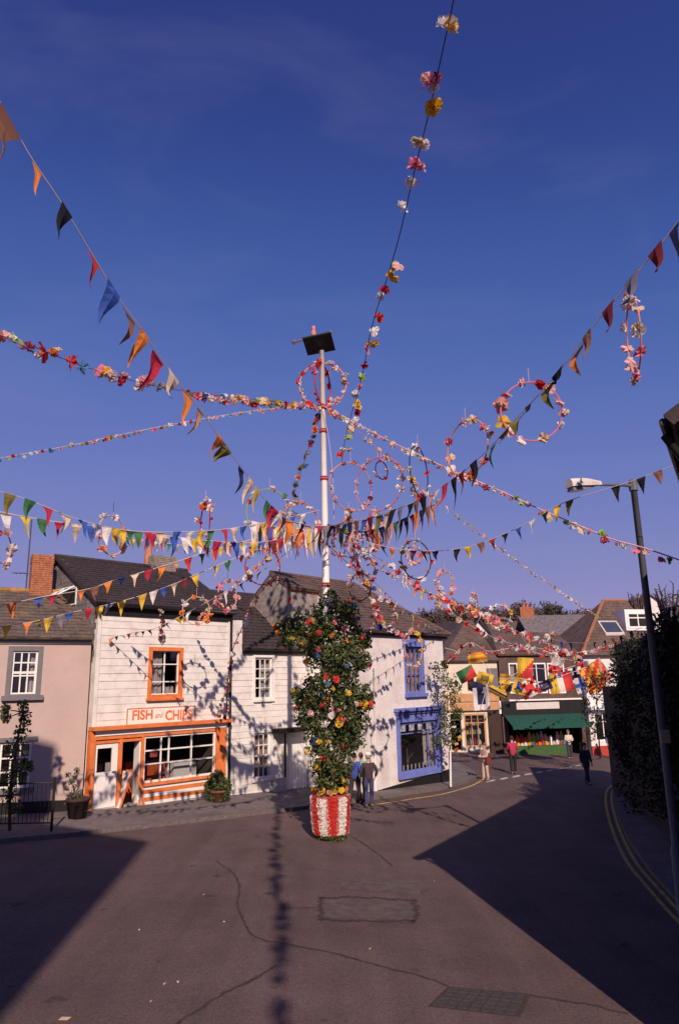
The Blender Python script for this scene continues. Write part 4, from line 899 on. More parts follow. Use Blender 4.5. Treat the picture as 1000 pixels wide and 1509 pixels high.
def cpath(ctrl, sub=7):
    """pixel control points (x, y[, depth]) -> list of (x, y, 1/depth), missing depths filled along the line"""
    acc = [0]
    for a, b in zip(ctrl, ctrl[1:]): acc.append(acc[-1] + math.hypot(b[0] - a[0], b[1] - a[1]))
    known = [(acc[i], 1 / c[2]) for i, c in enumerate(ctrl) if len(c) > 2]; P = []
    for i, c in enumerate(ctrl):
        iv = next((a[1] + (b[1] - a[1]) * (acc[i] - a[0]) / (b[0] - a[0]) for a, b in zip(known, known[1:]) if a[0] <= acc[i] <= b[0]), known[-1][1])
        P.append(Vector((c[0], c[1], iv)))
    return smooth_line(P, sub)
def p3(v): return at(v.x, v.y, 1 / v.z)
def nearest(path, x, y):
    best = None
    for a, b in zip(path, path[1:]):
        d = b - a; L2 = d.x ** 2 + d.y ** 2
        if L2 < 1e-9: continue
        t = max(0, min(1, ((x - a.x) * d.x + (y - a.y) * d.y) / L2)); q = a + d * t; e = (q.x - x) ** 2 + (q.y - y) ** 2
        if best is None or e < best[0]: best = (e, q, (p3(b) - p3(a)).normalized())
    return best[1], best[2]
def even(path, n, jit=.3, f0=0, f1=1):
    W = [p3(v) for v in path]; acc = [0]
    for a, b in zip(W, W[1:]): acc.append(acc[-1] + (b - a).length)
    for k in range(n):
        t = (f0 + (f1 - f0) * (k + .5 + random.uniform(-jit, jit)) / n) * acc[-1]
        i = max(i for i in range(len(acc) - 1) if acc[i] <= t + 1e-9); f = (t - acc[i]) / max(1e-9, acc[i + 1] - acc[i])
        yield W[i].lerp(W[i + 1], f), (W[i + 1] - W[i]).normalized()
def string_thing(name, label, cat, path, m_, r):
    W = [p3(v) for v in path]; t = thing(name, W[0], label, cat); one('cord', m_, t, lambda q: q.tube(W, r, 5)); return t
def pennant(parent, p, tan, c, L=.36, W_=.34, wind=0, var=None):
    x = Vector((tan.x, tan.y, tan.z)).normalized(); 
    if x.dot(Rt) < 0: x = -x
    dn = Vector((wind + random.uniform(-.14, .14), random.uniform(-.25, .25), -1)).normalized(); y = dn.cross(x).normalized()
    z = -dn; src = PNM[var if var is not None else random.randrange(9)]; org = wloc(parent)
    me = src.copy(); sg_ = random.choice((-1, 1))
    for v in me.vertices: v.co = x * (v.co.x * W_ * sg_) + y * (v.co.y * W_) + z * (v.co.z * L)
    me.materials.clear(); me.materials.append(cloth(c))
    o = bpy.data.objects.new('pennant', me); COL.objects.link(o); o.parent = parent; o.location = p - org; return o
def bunting(label, ctrl, flags, L=.36, W_=.34, r=.008, cord=M_cord, wind=0, cat='bunting', extra=()):
    path = cpath(ctrl); t = string_thing('bunting', label, cat, path, cord, r)
    if isinstance(flags, tuple):
        n, cols, f0, f1 = flags
        for k, (p, tan) in enumerate(even(path, n, .12, f0, f1)): pennant(t, p, tan, cols[k % len(cols)], L, W_, wind)
    else:
        for x, y, c, *sz in flags:
            q, tan = nearest(path, x, y); pennant(t, p3(q), tan, c, L * (sz[0] if sz else 1), W_ * (sz[1] if len(sz) > 1 else 1), wind)
    return t, path
def garland(label, ctrl, n, cols, size=.17, r=.008, cord=M_cord, drop=.04, explicit=None, f0=0, f1=1, tail=None):
    path = cpath(ctrl); t = string_thing('flower_garland', label, 'garland', path, cord, r)
    if explicit:
        for x, y, c, *s in explicit:
            q, _ = nearest(path, x, y); flower(t, at(x, y, 1 / q.z), size * (s[0] if s else 1), c)
    if tail:                                  # the string goes on behind the camera
        W = [Vector(q) for q in tail[0]] ; W = smooth_line([p3(path[0])] + W, 6); one('cord', cord, t, lambda q: q.tube(W, r, 5))
        for k in range(tail[1]):
            f = (k + .5 + random.uniform(-.3, .3)) / tail[1] * (len(W) - 1.01); p = W[int(f)].lerp(W[int(f) + 1], f % 1)
            for _ in range(2): flower(t, p + Vector((random.uniform(-.07, .07), random.uniform(-.1, .1), random.uniform(-.1, .02))), size * 1.15, random.choice(cols))
    if n:
        for k, (p, _) in enumerate(even(path, n, .42, f0, f1)): flower(t, p + Vector((random.uniform(-.03, .03), 0, -random.uniform(0, drop * 2))), size * random.uniform(.75, 1.2), random.choice(cols))
    return t
# ------------------------------------------------------------------ maypole
pb = gnd(487, 1236); pb.z = gz(pb.x, pb.y); PD = pb.y
ptop = at(474, 517, PD)
mp = thing('maypole', pb, 'tall white maypole with red bands and dark board on top', 'maypole')
def pole_pt(y): f = (1236 - y) / (1236 - 517); return pb.lerp(Vector((ptop.x, ptop.y, at(478, y, PD).z)), f) if 0 else Vector((pb.x + (ptop.x - pb.x) * f, PD, at(480, y, PD).z))
M_pole = mat('pole_white', (.92, .88, .82), .5, .06, 3)
one('pole', M_pole, mp, lambda q: q.tube([pb - Vector((0, 0, .1)), pole_pt(860), ptop], [.125, .105, .08], 14), True)
for y in (600, 635, 705, 782, 862):
    c = pole_pt(y); bd = one('band', paper('crimson'), mp, lambda q: q.lathe(c, [(.112, -.06), (.118, -.05), (.118, .05), (.112, .06)], 14)); one('band_stripe', cloth('tan'), bd, lambda q: q.lathe(c, [(.1195, -.012), (.121, 0), (.1195, .012)], 14))
# board and figurehead
bt = [at(x, y, PD - .3) for x, y in ((445, 498), (487, 489))] + [at(x, y, PD + .35) for x, y in ((494, 515), (453, 523))]
nn = (bt[1] - bt[0]).cross(bt[3] - bt[0]).normalized() * .03
one('top_board', M_black, mp, lambda q: q.hexa([p - nn for p in bt] + [p + nn for p in bt]))
sp0, sp1 = at(433, 504, PD), at(487, 490, PD - .1)
one('spar', mat('spar_brown', (.2, .12, .1)), mp, lambda q: (q.tube([sp0, sp1], .03, 6), q.lathe(sp0, [(.02, -.08), (.07, 0), (.02, .08)], 8), q.lathe(sp1, [(.02, -.06), (.05, 0), (.02, .1)], 8)))
fg = at(462, 497, PD); one('figurehead', paper('salmon'), mp, lambda q: q.lathe(fg, [(.05, 0), (.09, .08), (.07, .2), (.04, .24), (.07, .29), (.06, .36), (.01, .4)], 8), True)
def hoop_geo(b, c, R_, phi, r=.022, n=36, sq=1):
    h = Vector((math.cos(phi), math.sin(phi), 0)); pts = []
    for k in range(n):
        a = 2 * math.pi * k / n; rr = R_ * (1 + .02 * math.sin(2 * a + phi)); pts.append(c + h * math.cos(a) * rr + Vector((0, 0, math.sin(a) * rr)))
    b.tube(pts, r, 6, closed=True); return pts
def hoop_flowers(parent, pts, n, cols, size, f=1.0):
    m_ = len(pts); off = random.random() * m_
    for k in range(n):
        p = pts[int(off + m_ * f * (k + random.uniform(-.25, .25)) / n) % m_]; c = random.choice(cols)
        flower(parent, p, size * random.uniform(.8, 1.2), c)
        if random.random() < .4: flower(parent, p + Vector((random.uniform(-.1, .1), random.uniform(-.05, .05), random.uniform(-.1, .1))), size * .8, random.choice(['white', 'palepink', 'cream', 'white', random.choice(cols)]))
cc = at(475.5, 567, PD); hr = 37 * PD / FPX
for phi, mm, cols, nf in ((.05, 'salmon', ['white', 'white', 'palepink', 'white', 'red'], 15), (1.25, 'red', ['red', 'crimson', 'red'], 11)):
    hb_ = MB(); pts = hoop_geo(hb_, cc, hr, phi, .025); ho = hb_.build('crown_hoop', paper(mm), mp); hoop_flowers(ho, pts, nf, cols, .23)
# ------------------------------------------------------------------ barrel at the foot
def pxw(d): return d / FPX
br_ = 25.5 * PD / FPX; zt_ = at(487, 1171, PD).z; brl = thing('flower_barrel', pb, 'red and white striped tissue covered barrel round the maypole foot', 'barrel')
one('barrel', mat('barrel_wood', (.3, .05, .04)), brl, lambda q: q.lathe(pb, [(br_ * .8, .1), (br_ * .88, .3), (br_ * .95, zt_ * .5), (br_ * .9, zt_ - .0), (br_ * .3, zt_ + .01)], 28), True)
def rosette(b, p, n, s):
    a = n.cross(Vector((0, 0, 1))).normalized(); c = n.cross(a); k = random.uniform(0, 1)
    for j in range(5):
        q = 2 * math.pi * (j + k) / 5; q2 = q + 1.1; b.face(p - n * .01, p + (a * math.cos(q) + c * math.sin(q)) * s + n * random.uniform(.0, .06), p + (a * math.cos(q2) + c * math.sin(q2)) * s + n * random.uniform(.0, .06))
NS = 12
for k in range(NS):
    b = MB(); a0 = 2 * math.pi * (k - .12) / NS
    z = .2
    while z < zt_ - .02:
        f = (z - .1) / (zt_ - .1); rr = br_ * (.84 + .15 * math.sin(min(1, f * 1.15) * math.pi * .62)) 
        for j in range(5):
            a = a0 + 2 * math.pi / NS * (j + .5 + random.uniform(-.2, .2)) / 5 + .07 * math.sin(z * 3 + k); n = Vector((math.cos(a), math.sin(a), 0)); rosette(b, pb + n * rr + Vector((0, 0, z + random.uniform(-.02, .02))), n, .062)
        z += .055
    b.build('tissue_stripe', paper('red' if k % 2 else 'white'), brl, kind='stuff')
b = MB()
for k in range(700):
    a = random.uniform(0, 6.28); leaf(b, pb + Vector((math.cos(a) * br_ * random.uniform(.65, .92), math.sin(a) * br_ * random.uniform(.65, .92), random.uniform(.01, .2))), .1)
b.build('moss_base', M_leaf, brl, kind='stuff')
# greenery tied round the pole
gb = thing('maypole_greenery', Vector((pb.x, pb.y, zt_)), 'tall leafy evergreen bush with paper flowers tied round the maypole', 'bush')
CLU = [(489, 889, 20), (470, 905, 20), (508, 904, 24), (440, 920, 22), (415, 926, 13), (424, 944, 13), (452, 940, 24), (482, 930, 30), (520, 935, 24), (538, 945, 13), (470, 962, 24), (506, 966, 34), (533, 975, 15), (495, 998, 33), (465, 1020, 28), (447, 1035, 18), (528, 1027, 22), (498, 1040, 38), (458, 1058, 24), (520, 1060, 26), (490, 1080, 32), (468, 1095, 22), (514, 1092, 24), (488, 1118, 28), (473, 1140, 17), (505, 1136, 19), (540, 1035, 13), (436, 1022, 10), (488, 1146, 20), (478, 1156, 14), (499, 1155, 14)]
cb = MB(); lb_ = MB()
for x, y, r_ in CLU:
    rr = r_ * PD / FPX; c = at(x, y, PD + random.uniform(-.3, .25)); 
    for k in range(int(r_ * r_ * .012) + 2):
        v = Vector((random.gauss(0, 1), random.gauss(0, 1), random.gauss(0, 1))).normalized() * rr * random.uniform(.3, .85); blob(cb, c + v, rr * .45, int(14 + r_ * 1.1), .125)
    blob(cb, c, rr, int(r_ * r_ * .34) + 60, .13)
    limb(lb_, pole_pt(min(1150, y + r_ * 2)), c, .03, .012, 3, .05)
cb.build('foliage', M_leaf, gb, kind='stuff'); lb_.build('branch', M_bark, gb)
fcol = ['red', 'red', 'orange', 'orange', 'yellow', 'yellow', 'pink', 'white', 'sky', 'blue', 'crimson', 'cream']
fx = [(425, 884, 'red'), (486, 885, 'white'), (480, 899, 'white'), (522, 907, 'orange'), (527, 912, 'sky'), (495, 916, 'pink'), (506, 927, 'pink'), (456, 917, 'red'), (411, 911, 'yellow'), (410, 932, 'orange'), (430, 938, 'yellow'), (445, 947, 'yellow'), (459, 936, 'orange'), (468, 933, 'red'), (491, 938, 'orange'), (470, 958, 'pink'), (469, 964, 'blue'), (450, 976, 'yellow'), (525, 972, 'blue'), (511, 980, 'sky'), (546, 982, 'crimson'), (481, 996, 'red'), (495, 1001, 'red'), (489, 1016, 'yellow'), (474, 1022, 'blue'), (513, 1022, 'yellow'), (482, 1007, 'sky'), (455, 1033, 'red'), (475, 1040, 'red'), (437, 1044, 'red'), (486, 1032, 'orange'), (488, 1043, 'pink'), (497, 1045, 'salmon'), (538, 1036, 'yellow'), (547, 1037, 'red'), (539, 1043, 'yellow'), (457, 1051, 'palepink'), (500, 1066, 'yellow'), (478, 1068, 'white'), (523, 1038, 'white'), (465, 1093, 'blue'), (470, 1095, 'yellow'), (482, 1095, 'yellow'), (450, 1109, 'yellow'), (477, 1117, 'red'), (480, 1122, 'red'), (506, 1103, 'red'), (500, 1116, 'cream'), (466, 1132, 'yellow'), (490, 1054, 'white'), (500, 1060, 'orange'), (512, 943, 'orange'), (536, 940, 'red')]
for x, y, c in fx: flower(gb, at(x, y, PD - random.uniform(.35, .62)), .185, c)
for k in range(34):
    x, y, r_ = random.choice(CLU); a = random.uniform(0, 6.28); flower(gb, at(x + math.cos(a) * r_ * .8, y + math.sin(a) * r_ * .8, PD - random.uniform(-.5, .5)), .17, random.choice(fcol))
for k in range(16):
    a = 2 * math.pi * k / 16; flower(gb, Vector((pb.x + math.cos(a) * br_ * .85, pb.y + math.sin(a) * br_ * .85, zt_ + random.uniform(.03, .16))), .17, random.choice(['yellow', 'orange', 'yellow', 'tan']))
# ------------------------------------------------------------------ bunting
bl_f = [(20, 175, 'brown', 1.15, 1.3), (52, 246, 'orange', .75, .6), (95, 310, 'black', .95, .7), (138, 378, 'red'), (163, 425, 'blue'), (194, 462, 'brown'), (212, 490, 'orange', 1.05, .7), (237, 525, 'crimson'), (254, 552, 'cream', .9), (275, 582, 'orange'), (296, 606, 'tan', .9, .6), (322, 645, 'orange', .6), (333, 658, 'olive', .6), (358, 690, 'navy', .8, .7), (369, 705, 'cream', .9, .7), (379, 718, 'yellow', 1, .7), (394, 740, 'green', .8, .6), (402, 750, 'crimson', .9), (410, 757, 'white', .9, .7), (418, 762, 'navy', .9, .6), (427, 766, 'orange', .9), (436, 769, 'cream', 1, .6), (445, 771, 'black', 1, .6), (454, 772, 'palepink', 1, .6), (463, 773, 'white', 1, .6), (471, 774, 'crimson', 1, .6), (480, 774, 'grey', 1, .6), (489, 774, 'black', 1, .6), (498, 773, 'orange', .9, .6), (507, 771, 'green', 1, .6), (516, 769, 'navy', .9, .6), (526, 767, 'brown', 1, .6), (536, 765, 'blue', .9, .6), (546, 762, 'maroon', 1, .6), (557, 759, 'olive', 1, .6), (569, 755, 'cream', 1, .6), (580, 751, 'black', 1, .6), (592, 747, 'grey', 1, .6), (605, 742, 'black', 1, .6), (615, 737, 'brown', .9, .6), (624, 733, 'black', 1, .6), (635, 727, 'salmon', .9, .6), (645, 722, 'white', .8, .5), (656, 713, 'crimson', .95, .5), (669, 702, 'black', 1, .6), (680, 693, 'maroon', .7, .6), (697, 680, 'black', .9, .6), (725, 653, 'green', .9, .7)]
br_f = [(742, 637, 'brown', .4), (766, 612, 'olive', .45), (785, 592, 'black', .45), (805, 572, 'olive', .5), (824, 545, 'black', .5), (848, 517, 'orange', .5), (866, 492, 'brown', .75, .6), (897, 450, 'maroon', .9, .8), (933, 408, 'grey', 1.0, .9), (965, 365, 'maroon', .95, .8), (995, 325, 'navy', .8)]
bunting('long bunting swooping from top left low past the pole and up to upper right', [(-40, 85, 6.6), (0, 150), (45, 230), (90, 298), (145, 390), (170, 432), (205, 480), (258, 558), (295, 603), (330, 655), (358, 692), (395, 742), (430, 768), (480, 775, 15.5), (530, 767), (590, 748), (640, 725), (700, 680), (760, 617), (825, 545), (880, 472), (930, 412), (1000, 325), (1050, 255, 7.6)], bl_f + br_f, .56, .52, .008, wind=-.22)
cyc = ['olive', 'green', 'crimson', 'cream', 'blue', 'white', 'yellow', 'green', 'crimson', 'cream', 'blue', 'white', 'yellow', 'green', 'crimson', 'cream', 'blue', 'white', 'yellow']
bunting('upper of the two big pennant strings entering at the left edge', [(-20, 716, 11), (0, 724), (37, 735), (70, 748), (105, 762), (150, 775), (200, 783), (260, 784), (330, 780), (400, 768), (470, 752, 17.5)],
        [(14, 729, 'olive', 1.1), (43, 740, 'green', 1.1), (70, 750, 'crimson', 1.1), (98, 760, 'cream', 1.1), (122, 767, 'blue'), (144, 774, 'white'), (171, 779, 'yellow'), (192, 782, 'green'), (217, 784, 'crimson'), (237, 784, 'cream'), (260, 785, 'blue'), (280, 784, 'white'), (296, 783, 'yellow'), (312, 782, 'green'), (330, 780, 'crimson'), (344, 778, 'cream'), (358, 776, 'blue'), (373, 773, 'white'), (388, 770, 'yellow'), (399, 768, 'green'), (415, 765, 'orange'), (430, 761, 'blue'), (445, 758, 'white')], .36, .34)
bunting('lower of the two big pennant strings entering at the left edge', [(-20, 750, 12.5), (0, 754), (40, 762), (90, 770), (150, 777), (215, 785), (280, 794), (340, 799), (400, 797), (470, 778, 17)],
        [(9, 756, 'white', 1.15), (37, 761, 'yellow', 1.15), (62, 766, 'green'), (88, 770, 'crimson'), (112, 774, 'cream'), (134, 777, 'blue'), (157, 779, 'white', 1.1), (180, 782, 'yellow', 1.1), (204, 785, 'green'), (224, 786, 'crimson'), (244, 789, 'cream'), (257, 790, 'blue', 1.2), (272, 793, 'white', 1.1), (288, 795, 'yellow'), (305, 796, 'green', 1.2), (320, 797, 'crimson', 1.2), (334, 798, 'cream'), (347, 798, 'blue', 1.1), (361, 798, 'white'), (374, 798, 'yellow'), (386, 797, 'blue'), (401, 795, 'maroon', 1.2), (412, 793, 'crimson', 1.2), (440, 787, 'orange')], .36, .34)
bunting('pennant string crossing the pink house roof, upper of the pair', [(-30, 898, 15), (0, 893), (60, 880), (130, 868), (165, 856), (200, 846), (250, 831), (310, 812), (370, 795), (430, 778, 17.5)],
        [(17, 888, 'orange', 1.1), (57, 880, 'blue', .7), (78, 876, 'crimson'), (120, 868, 'orange', .9), (139, 864, 'brown'), (159, 858, 'orange', 1.1), (180, 852, 'blue', .8), (199, 846, 'cream', 1.1), (219, 840, 'crimson'), (239, 834, 'orange', 1.1), (260, 828, 'tan', .7), (277, 823, 'red', 1.1), (298, 816, 'green'), (316, 810, 'orange'), (338, 804, 'crimson', .8), (358, 799, 'yellow', .8)], .31, .34)
bunting('pennant string crossing the pink house roof, lower of the pair', [(-30, 931, 15.5), (0, 924), (50, 916), (100, 904), (150, 893), (200, 880), (250, 863), (300, 842), (360, 817), (440, 788, 17.8)],
        [(10, 922, 'yellow'), (41, 917, 'orange'), (56, 914, 'olive', .5), (71, 911, 'yellow', 1.1), (87, 907, 'grey', 1), (102, 903, 'blue', .7), (131, 897, 'crimson'), (147, 894, 'yellow', 1.2), (161, 890, 'grey', .8), (179, 886, 'yellow', 1.2), (210, 877, 'yellow', 1.2), (226, 871, 'white', 1.1), (241, 866, 'blue', .8), (257, 860, 'cream', 1.1), (272, 853, 'maroon', .9), (288, 847, 'yellow', 1.1), (320, 834, 'yellow', 1.1), (335, 827, 'green', .9), (356, 818, 'orange', .7)], .30, .33)
bunting('short string of small flags rising from the chip shop front', [(138, 949, 23), (165, 940), (195, 933), (222, 928), (248, 917), (300, 890), (360, 857), (400, 832), (440, 800, 18)],
        [(148, 945, 'tan', 1.3), (165, 941, 'orange', .6), (173, 939, 'black', .6), (182, 937, 'white', .5), (191, 935, 'maroon', .7), (201, 933, 'brown', .6), (210, 931, 'navy', .7), (221, 928, 'maroon', .7), (246, 917, 'navy', .7), (262, 910, 'yellow', .8), (278, 902, 'white', .9), (333, 872, 'white', 1.3), (356, 859, 'navy', .9), (381, 843, 'green', 1), (410, 824, 'orange', .8)], .30, .30)
bunting('dark pennant string passing under the lantern to the right edge', [(1030, 672, 12.2), (1000, 683), (930, 709), (840, 737), (800, 757), (760, 779), (700, 803), (640, 812), (570, 806), (500, 786, 17)],
        [(968, 694, 'brown'), (944, 703, 'black', 1.1), (906, 717, 'black'), (838, 737, 'olive'), (820, 746, 'yellow'), (802, 755, 'green'), (783, 766, 'white'), (763, 777, 'blue', .9), (743, 786, 'black', .9), (725, 793, 'crimson', .9), (708, 800, 'brown', .9), (689, 805, 'yellow', .9), (672, 808, 'black', .9), (640, 812, 'navy', .7), (624, 811, 'black', .9), (608, 810, 'maroon', .9), (578, 807, 'orange', .9), (564, 805, 'black', .9), (548, 801, 'white', .8)], .29, .28)
t9, _ = bunting('crowded string of flags and paper flowers running down to the far shops', [(500, 790, 17), (540, 812), (580, 838), (620, 868), (660, 885), (710, 907), (760, 930), (810, 950), (860, 972, 43)],
        [(565, 829, 'salmon'), (581, 838, 'red', 1.3), (594, 848, 'white', 1.2), (598, 852, 'white', 1.4), (612, 864, 'orange', 1.2), (622, 870, 'yellow', 1.1), (628, 873, 'blue', 1.2), (633, 875, 'black', .8), (648, 881, 'yellow', 1.4), (660, 886, 'white', 1.3), (668, 889, 'orange'), (680, 894, 'cream', 1.3), (692, 900, 'crimson', 1.2), (706, 906, 'white', 1.2), (722, 913, 'orange', 1.4), (737, 920, 'navy', 1.4), (745, 923, 'maroon', 1.6), (752, 926, 'maroon', 1.6), (770, 934, 'grey', 1.6), (778, 938, 'orange', 1.4), (796, 944, 'tan', 1.4), (815, 952, 'navy', 1.4), (832, 960, 'orange', 1.2)], .30, .32)
for k, (p, _) in enumerate(even(_, 70, .4, .1, 1)): flower(t9, p + Vector((0, 0, random.uniform(-.12, .08))), .2 * random.uniform(.8, 1.4), random.choice(['white', 'palepink', 'red', 'pink', 'cream', 'salmon']))
bunting('dark flag string sagging across the far roofs to the white shop', [(800, 938, 40), (830, 946), (870, 947), (905, 940), (945, 925, 30)], [(812, 942, 'navy', 1.3), (828, 945, 'blue', 1.3), (841, 947, 'navy', 1.2), (858, 947, 'tan'), (875, 946, 'black', 1.2), (890, 944, 'black', 1.2), (903, 941, 'orange', 1.2), (915, 936, 'black', 1.2), (930, 931, 'black', 1.2)], .42, .45, .012)
# ------------------------------------------------------------------ flower garlands
mixc = ['white', 'white', 'palepink', 'palepink', 'pink', 'red', 'crimson', 'yellow', 'cream', 'cream', 'salmon', 'lime', 'sky']
PA = (474, 597, PD)
garland('long garland rising from the pole area out of the top of the frame', [(676, -40, 7), (668, 0), (655, 60), (633, 160), (612, 245), (590, 340), (570, 410), (548, 480), (532, 560), (512, 630), (503, 680, PD - .6)], 0, mixc, .21, .009, M_cordd, tail=([(2.1, 1.0, 12.9), (2.7, -5, 12.9), (3.2, -10.5, 12.6)], 46),
        explicit=[(658, 38, 'cream', 1.2), (652, 36, 'white'), (664, 40, 'yellow', .9), (630, 118, 'palepink', 1.25), (638, 122, 'pink'), (642, 112, 'maroon', .8), (637, 130, 'white', .7), (638, 157, 'yellow', 1.1), (646, 156, 'yellow', .9), (620, 207, 'cream', 1.3), (623, 213, 'white'), (616, 203, 'lime', .8), (611, 244, 'pink', 1.2), (618, 248, 'palepink'), (608, 272, 'white', 1.1), (604, 266, 'white', .8), (588, 303, 'white', 1.1), (595, 309, 'white', .6), (578, 392, 'lime', .9), (586, 390, 'palepink', 1.0), (574, 402, 'yellow', .9), (582, 408, 'yellow', 1.0), (565, 428, 'crimson', 1.1), (559, 437, 'white', 1.0), (556, 468, 'red', 1.2), (551, 487, 'white', 1.0), (549, 504, 'yellow', 1.2), (543, 513, 'pink', 1.1), (537, 536, 'crimson', 1.0), (535, 554, 'lime', 1.1), (531, 570, 'pink', .9), (524, 581, 'white', 1.1), (526, 597, 'yellow', 1.2), (524, 607, 'crimson', 1.0), (522, 618, 'white'), (516, 633, 'cream', 1.1), (514, 642, 'lime', 1.1), (506, 660, 'white', 1.1), (513, 661, 'tan', 1.1), (501, 671, 'red', 1.1)])
g2 = garland('fat garland from the left edge with big near blooms up to pole', [(-40, 474, 9), (0, 490), (60, 515), (110, 535), (160, 551), (230, 569), (300, 580), (370, 588), (430, 594), (474, 597, PD)], 62, mixc, .2, .007, M_cordd, f0=.42, drop=.06,
        explicit=[(4, 495, 'palepink', 1.1), (0, 498, 'salmon'), (25, 498, 'lime', 1.2), (19, 501, 'white', .8), (40, 513, 'pink', 1.3), (68, 518, 'red', 1.4), (60, 523, 'white', .9), (85, 519, 'cream', 1.1), (76, 522, 'orange'), (103, 533, 'red', 1.2), (120, 541, 'sky', 1.2), (143, 544, 'pink', 1.2), (153, 549, 'yellow', 1.3), (166, 554, 'white', 1.3), (158, 547, 'palepink'), (182, 556, 'palepink', 1.2), (178, 560, 'crimson'), (206, 563, 'pink', 1.1), (210, 568, 'white', 1.2), (222, 567, 'white', 1.1), (232, 569, 'grey', 1), (216, 560, 'palepink'), (240, 570, 'white')])
garland('thin garland from left edge at middle height to the pole', [(-40, 682, 23), (0, 675), (100, 657), (200, 636), (300, 617), (400, 602), (474, 597, PD)], 64, mixc + ['white', 'cream'], .15, .012, M_cord)
garland('garland from the pole slanting down past the lamp post to right edge', [PA, (520, 621), (570, 648), (610, 667), (660, 691), (700, 708), (745, 727), (790, 748), (840, 769), (900, 794), (950, 808), (1000, 825), (1050, 842, 12)], 58, ['white', 'cream', 'palepink', 'lime', 'salmon', 'pink', 'white'], .17, .014, mat('pink_cord', (.75, .42, .42)))
garland('thin pale garland from the pole down to the orange ridged roof', [PA, (515, 625), (555, 660), (600, 700), (650, 742), (700, 780), (760, 826), (820, 868), (884, 911, 44)], 60, ['white', 'white', 'cream', 'palepink', 'lime'], .2, .014, mat('pink_cord', (.75, .42, .42)))
garland('dark garland dropping left from the pole crown into the cluster', [(472, 600, PD), (462, 635), (450, 675), (438, 710), (432, 735, 18.5)], 20, ['crimson', 'red', 'navy', 'salmon', 'sky', 'olive', 'black', 'orange'], .2, .012, M_cordd)
garland('garland dropping from the red hoop to the chip shop drainpipe', [(408, 845, 18), (390, 865), (375, 885), (366, 905), (352, 935), (342, 960), (337, 990), (334, 1030), (333, 1060, 24.1)], 27, ['white', 'palepink', 'palepink', 'pink', 'cream', 'salmon', 'white', 'maroon'], .17, .012, M_cordd)
garland('garland climbing beside the chip shop drainpipe', [(325, 1062, 24.3), (326, 1042), (331, 1020), (338, 990), (340, 960, 24.3)], 12, ['olive', 'cream', 'maroon', 'tan'], .14, .01, M_cordd)
garland('garland hanging down over the corner house roof to its blue window', [(520, 800, 17.5), (530, 840), (545, 870), (553, 895), (563, 915), (585, 930), (602, 940, 27)], 30, ['orange', 'red', 'pink', 'palepink', 'white', 'yellow'], .2, .012, M_cordd)
garland('sparse garland strung low over far shop flags', [(655, 980, 36), (690, 948), (720, 960), (760, 955), (800, 965), (850, 975), (880, 985, 42)], 34, ['white', 'palepink', 'red', 'pink', 'cream'], .28, .015, M_cord)
garland('flower string between the chip shop window and sign corner', [(240, 955, 24.2), (238, 930), (240, 912), (236, 897, 23)], 11, ['white', 'palepink', 'cream', 'maroon'], .2, .012, M_cordd)
bunting('short dense string of streamers hanging left of the pole', [(372, 768, 16.5), (405, 776), (440, 780), (478, 778, 17.5)], (24, ['white', 'cream', 'black', 'palepink', 'orange', 'blue', 'crimson', 'white', 'yellow', 'grey'], 0, 1), .75, .26)
bunting('streamer string spreading right from pole under the pink hoops', [(482, 772, 18), (520, 782), (560, 778), (600, 762), (640, 742, 16)], (22, ['black', 'maroon', 'orange', 'navy', 'brown', 'salmon', 'green', 'black'], 0, 1), .55, .26)
bunting('faded pennant string from cluster down over the hipped roof', [(500, 800, 18), (535, 840), (575, 880), (620, 915), (655, 940, 33)], (20, ['crimson', 'orange', 'white', 'palepink', 'blue', 'yellow'], 0, 1), .3, .3)
bunting('thin mixed pennant string from the pole over the shop chimney', [(478, 790, 19), (420, 800), (360, 806), (300, 806), (240, 800), (180, 790, 19)], (26, ['yellow', 'green', 'crimson', 'white', 'blue', 'orange'], .05, 1), .27, .28)
garland('pink garland sagging from pole foot of cluster toward far roofs', [(482, 785, 19), (530, 815), (585, 850), (640, 878), (700, 900), (745, 912, 40)], 46, ['white', 'palepink', 'pink', 'red', 'salmon', 'cream'], .2, .012, M_cord)
garland('pale garland looping from the yellow hoop to the corner house eaves', [(430, 752, 18), (480, 800), (530, 850), (556, 900), (545, 930, 27)], 34, ['white', 'palepink', 'orange', 'red', 'cream'], .17, .01, M_cordd)
garland('sparse white garland from cluster to the chip shop eaves', [(440, 770, 18), (400, 815), (360, 850), (320, 885), (290, 912, 24)], 26, ['white', 'palepink', 'cream', 'salmon'], .18, .01, M_cord)
garland('tissue garland drooping between far ridge and boarded shop', [(640, 885, 26), (690, 920), (740, 945), (790, 955), (850, 962), (905, 950, 42)], 44, ['white', 'palepink', 'pink', 'cream', 'red'], .26, .014, M_cord)
sc_ = [(474, 603, PD - .1), (483, 640), (490, 700), (492, 765, PD - .6)]
tag(one('halyard', M_cord, None, lambda q: q.tube([p3(v) for v in cpath(sc_)], .008, 4)), 'thin slack cord hanging down beside the white pole', 'cord')
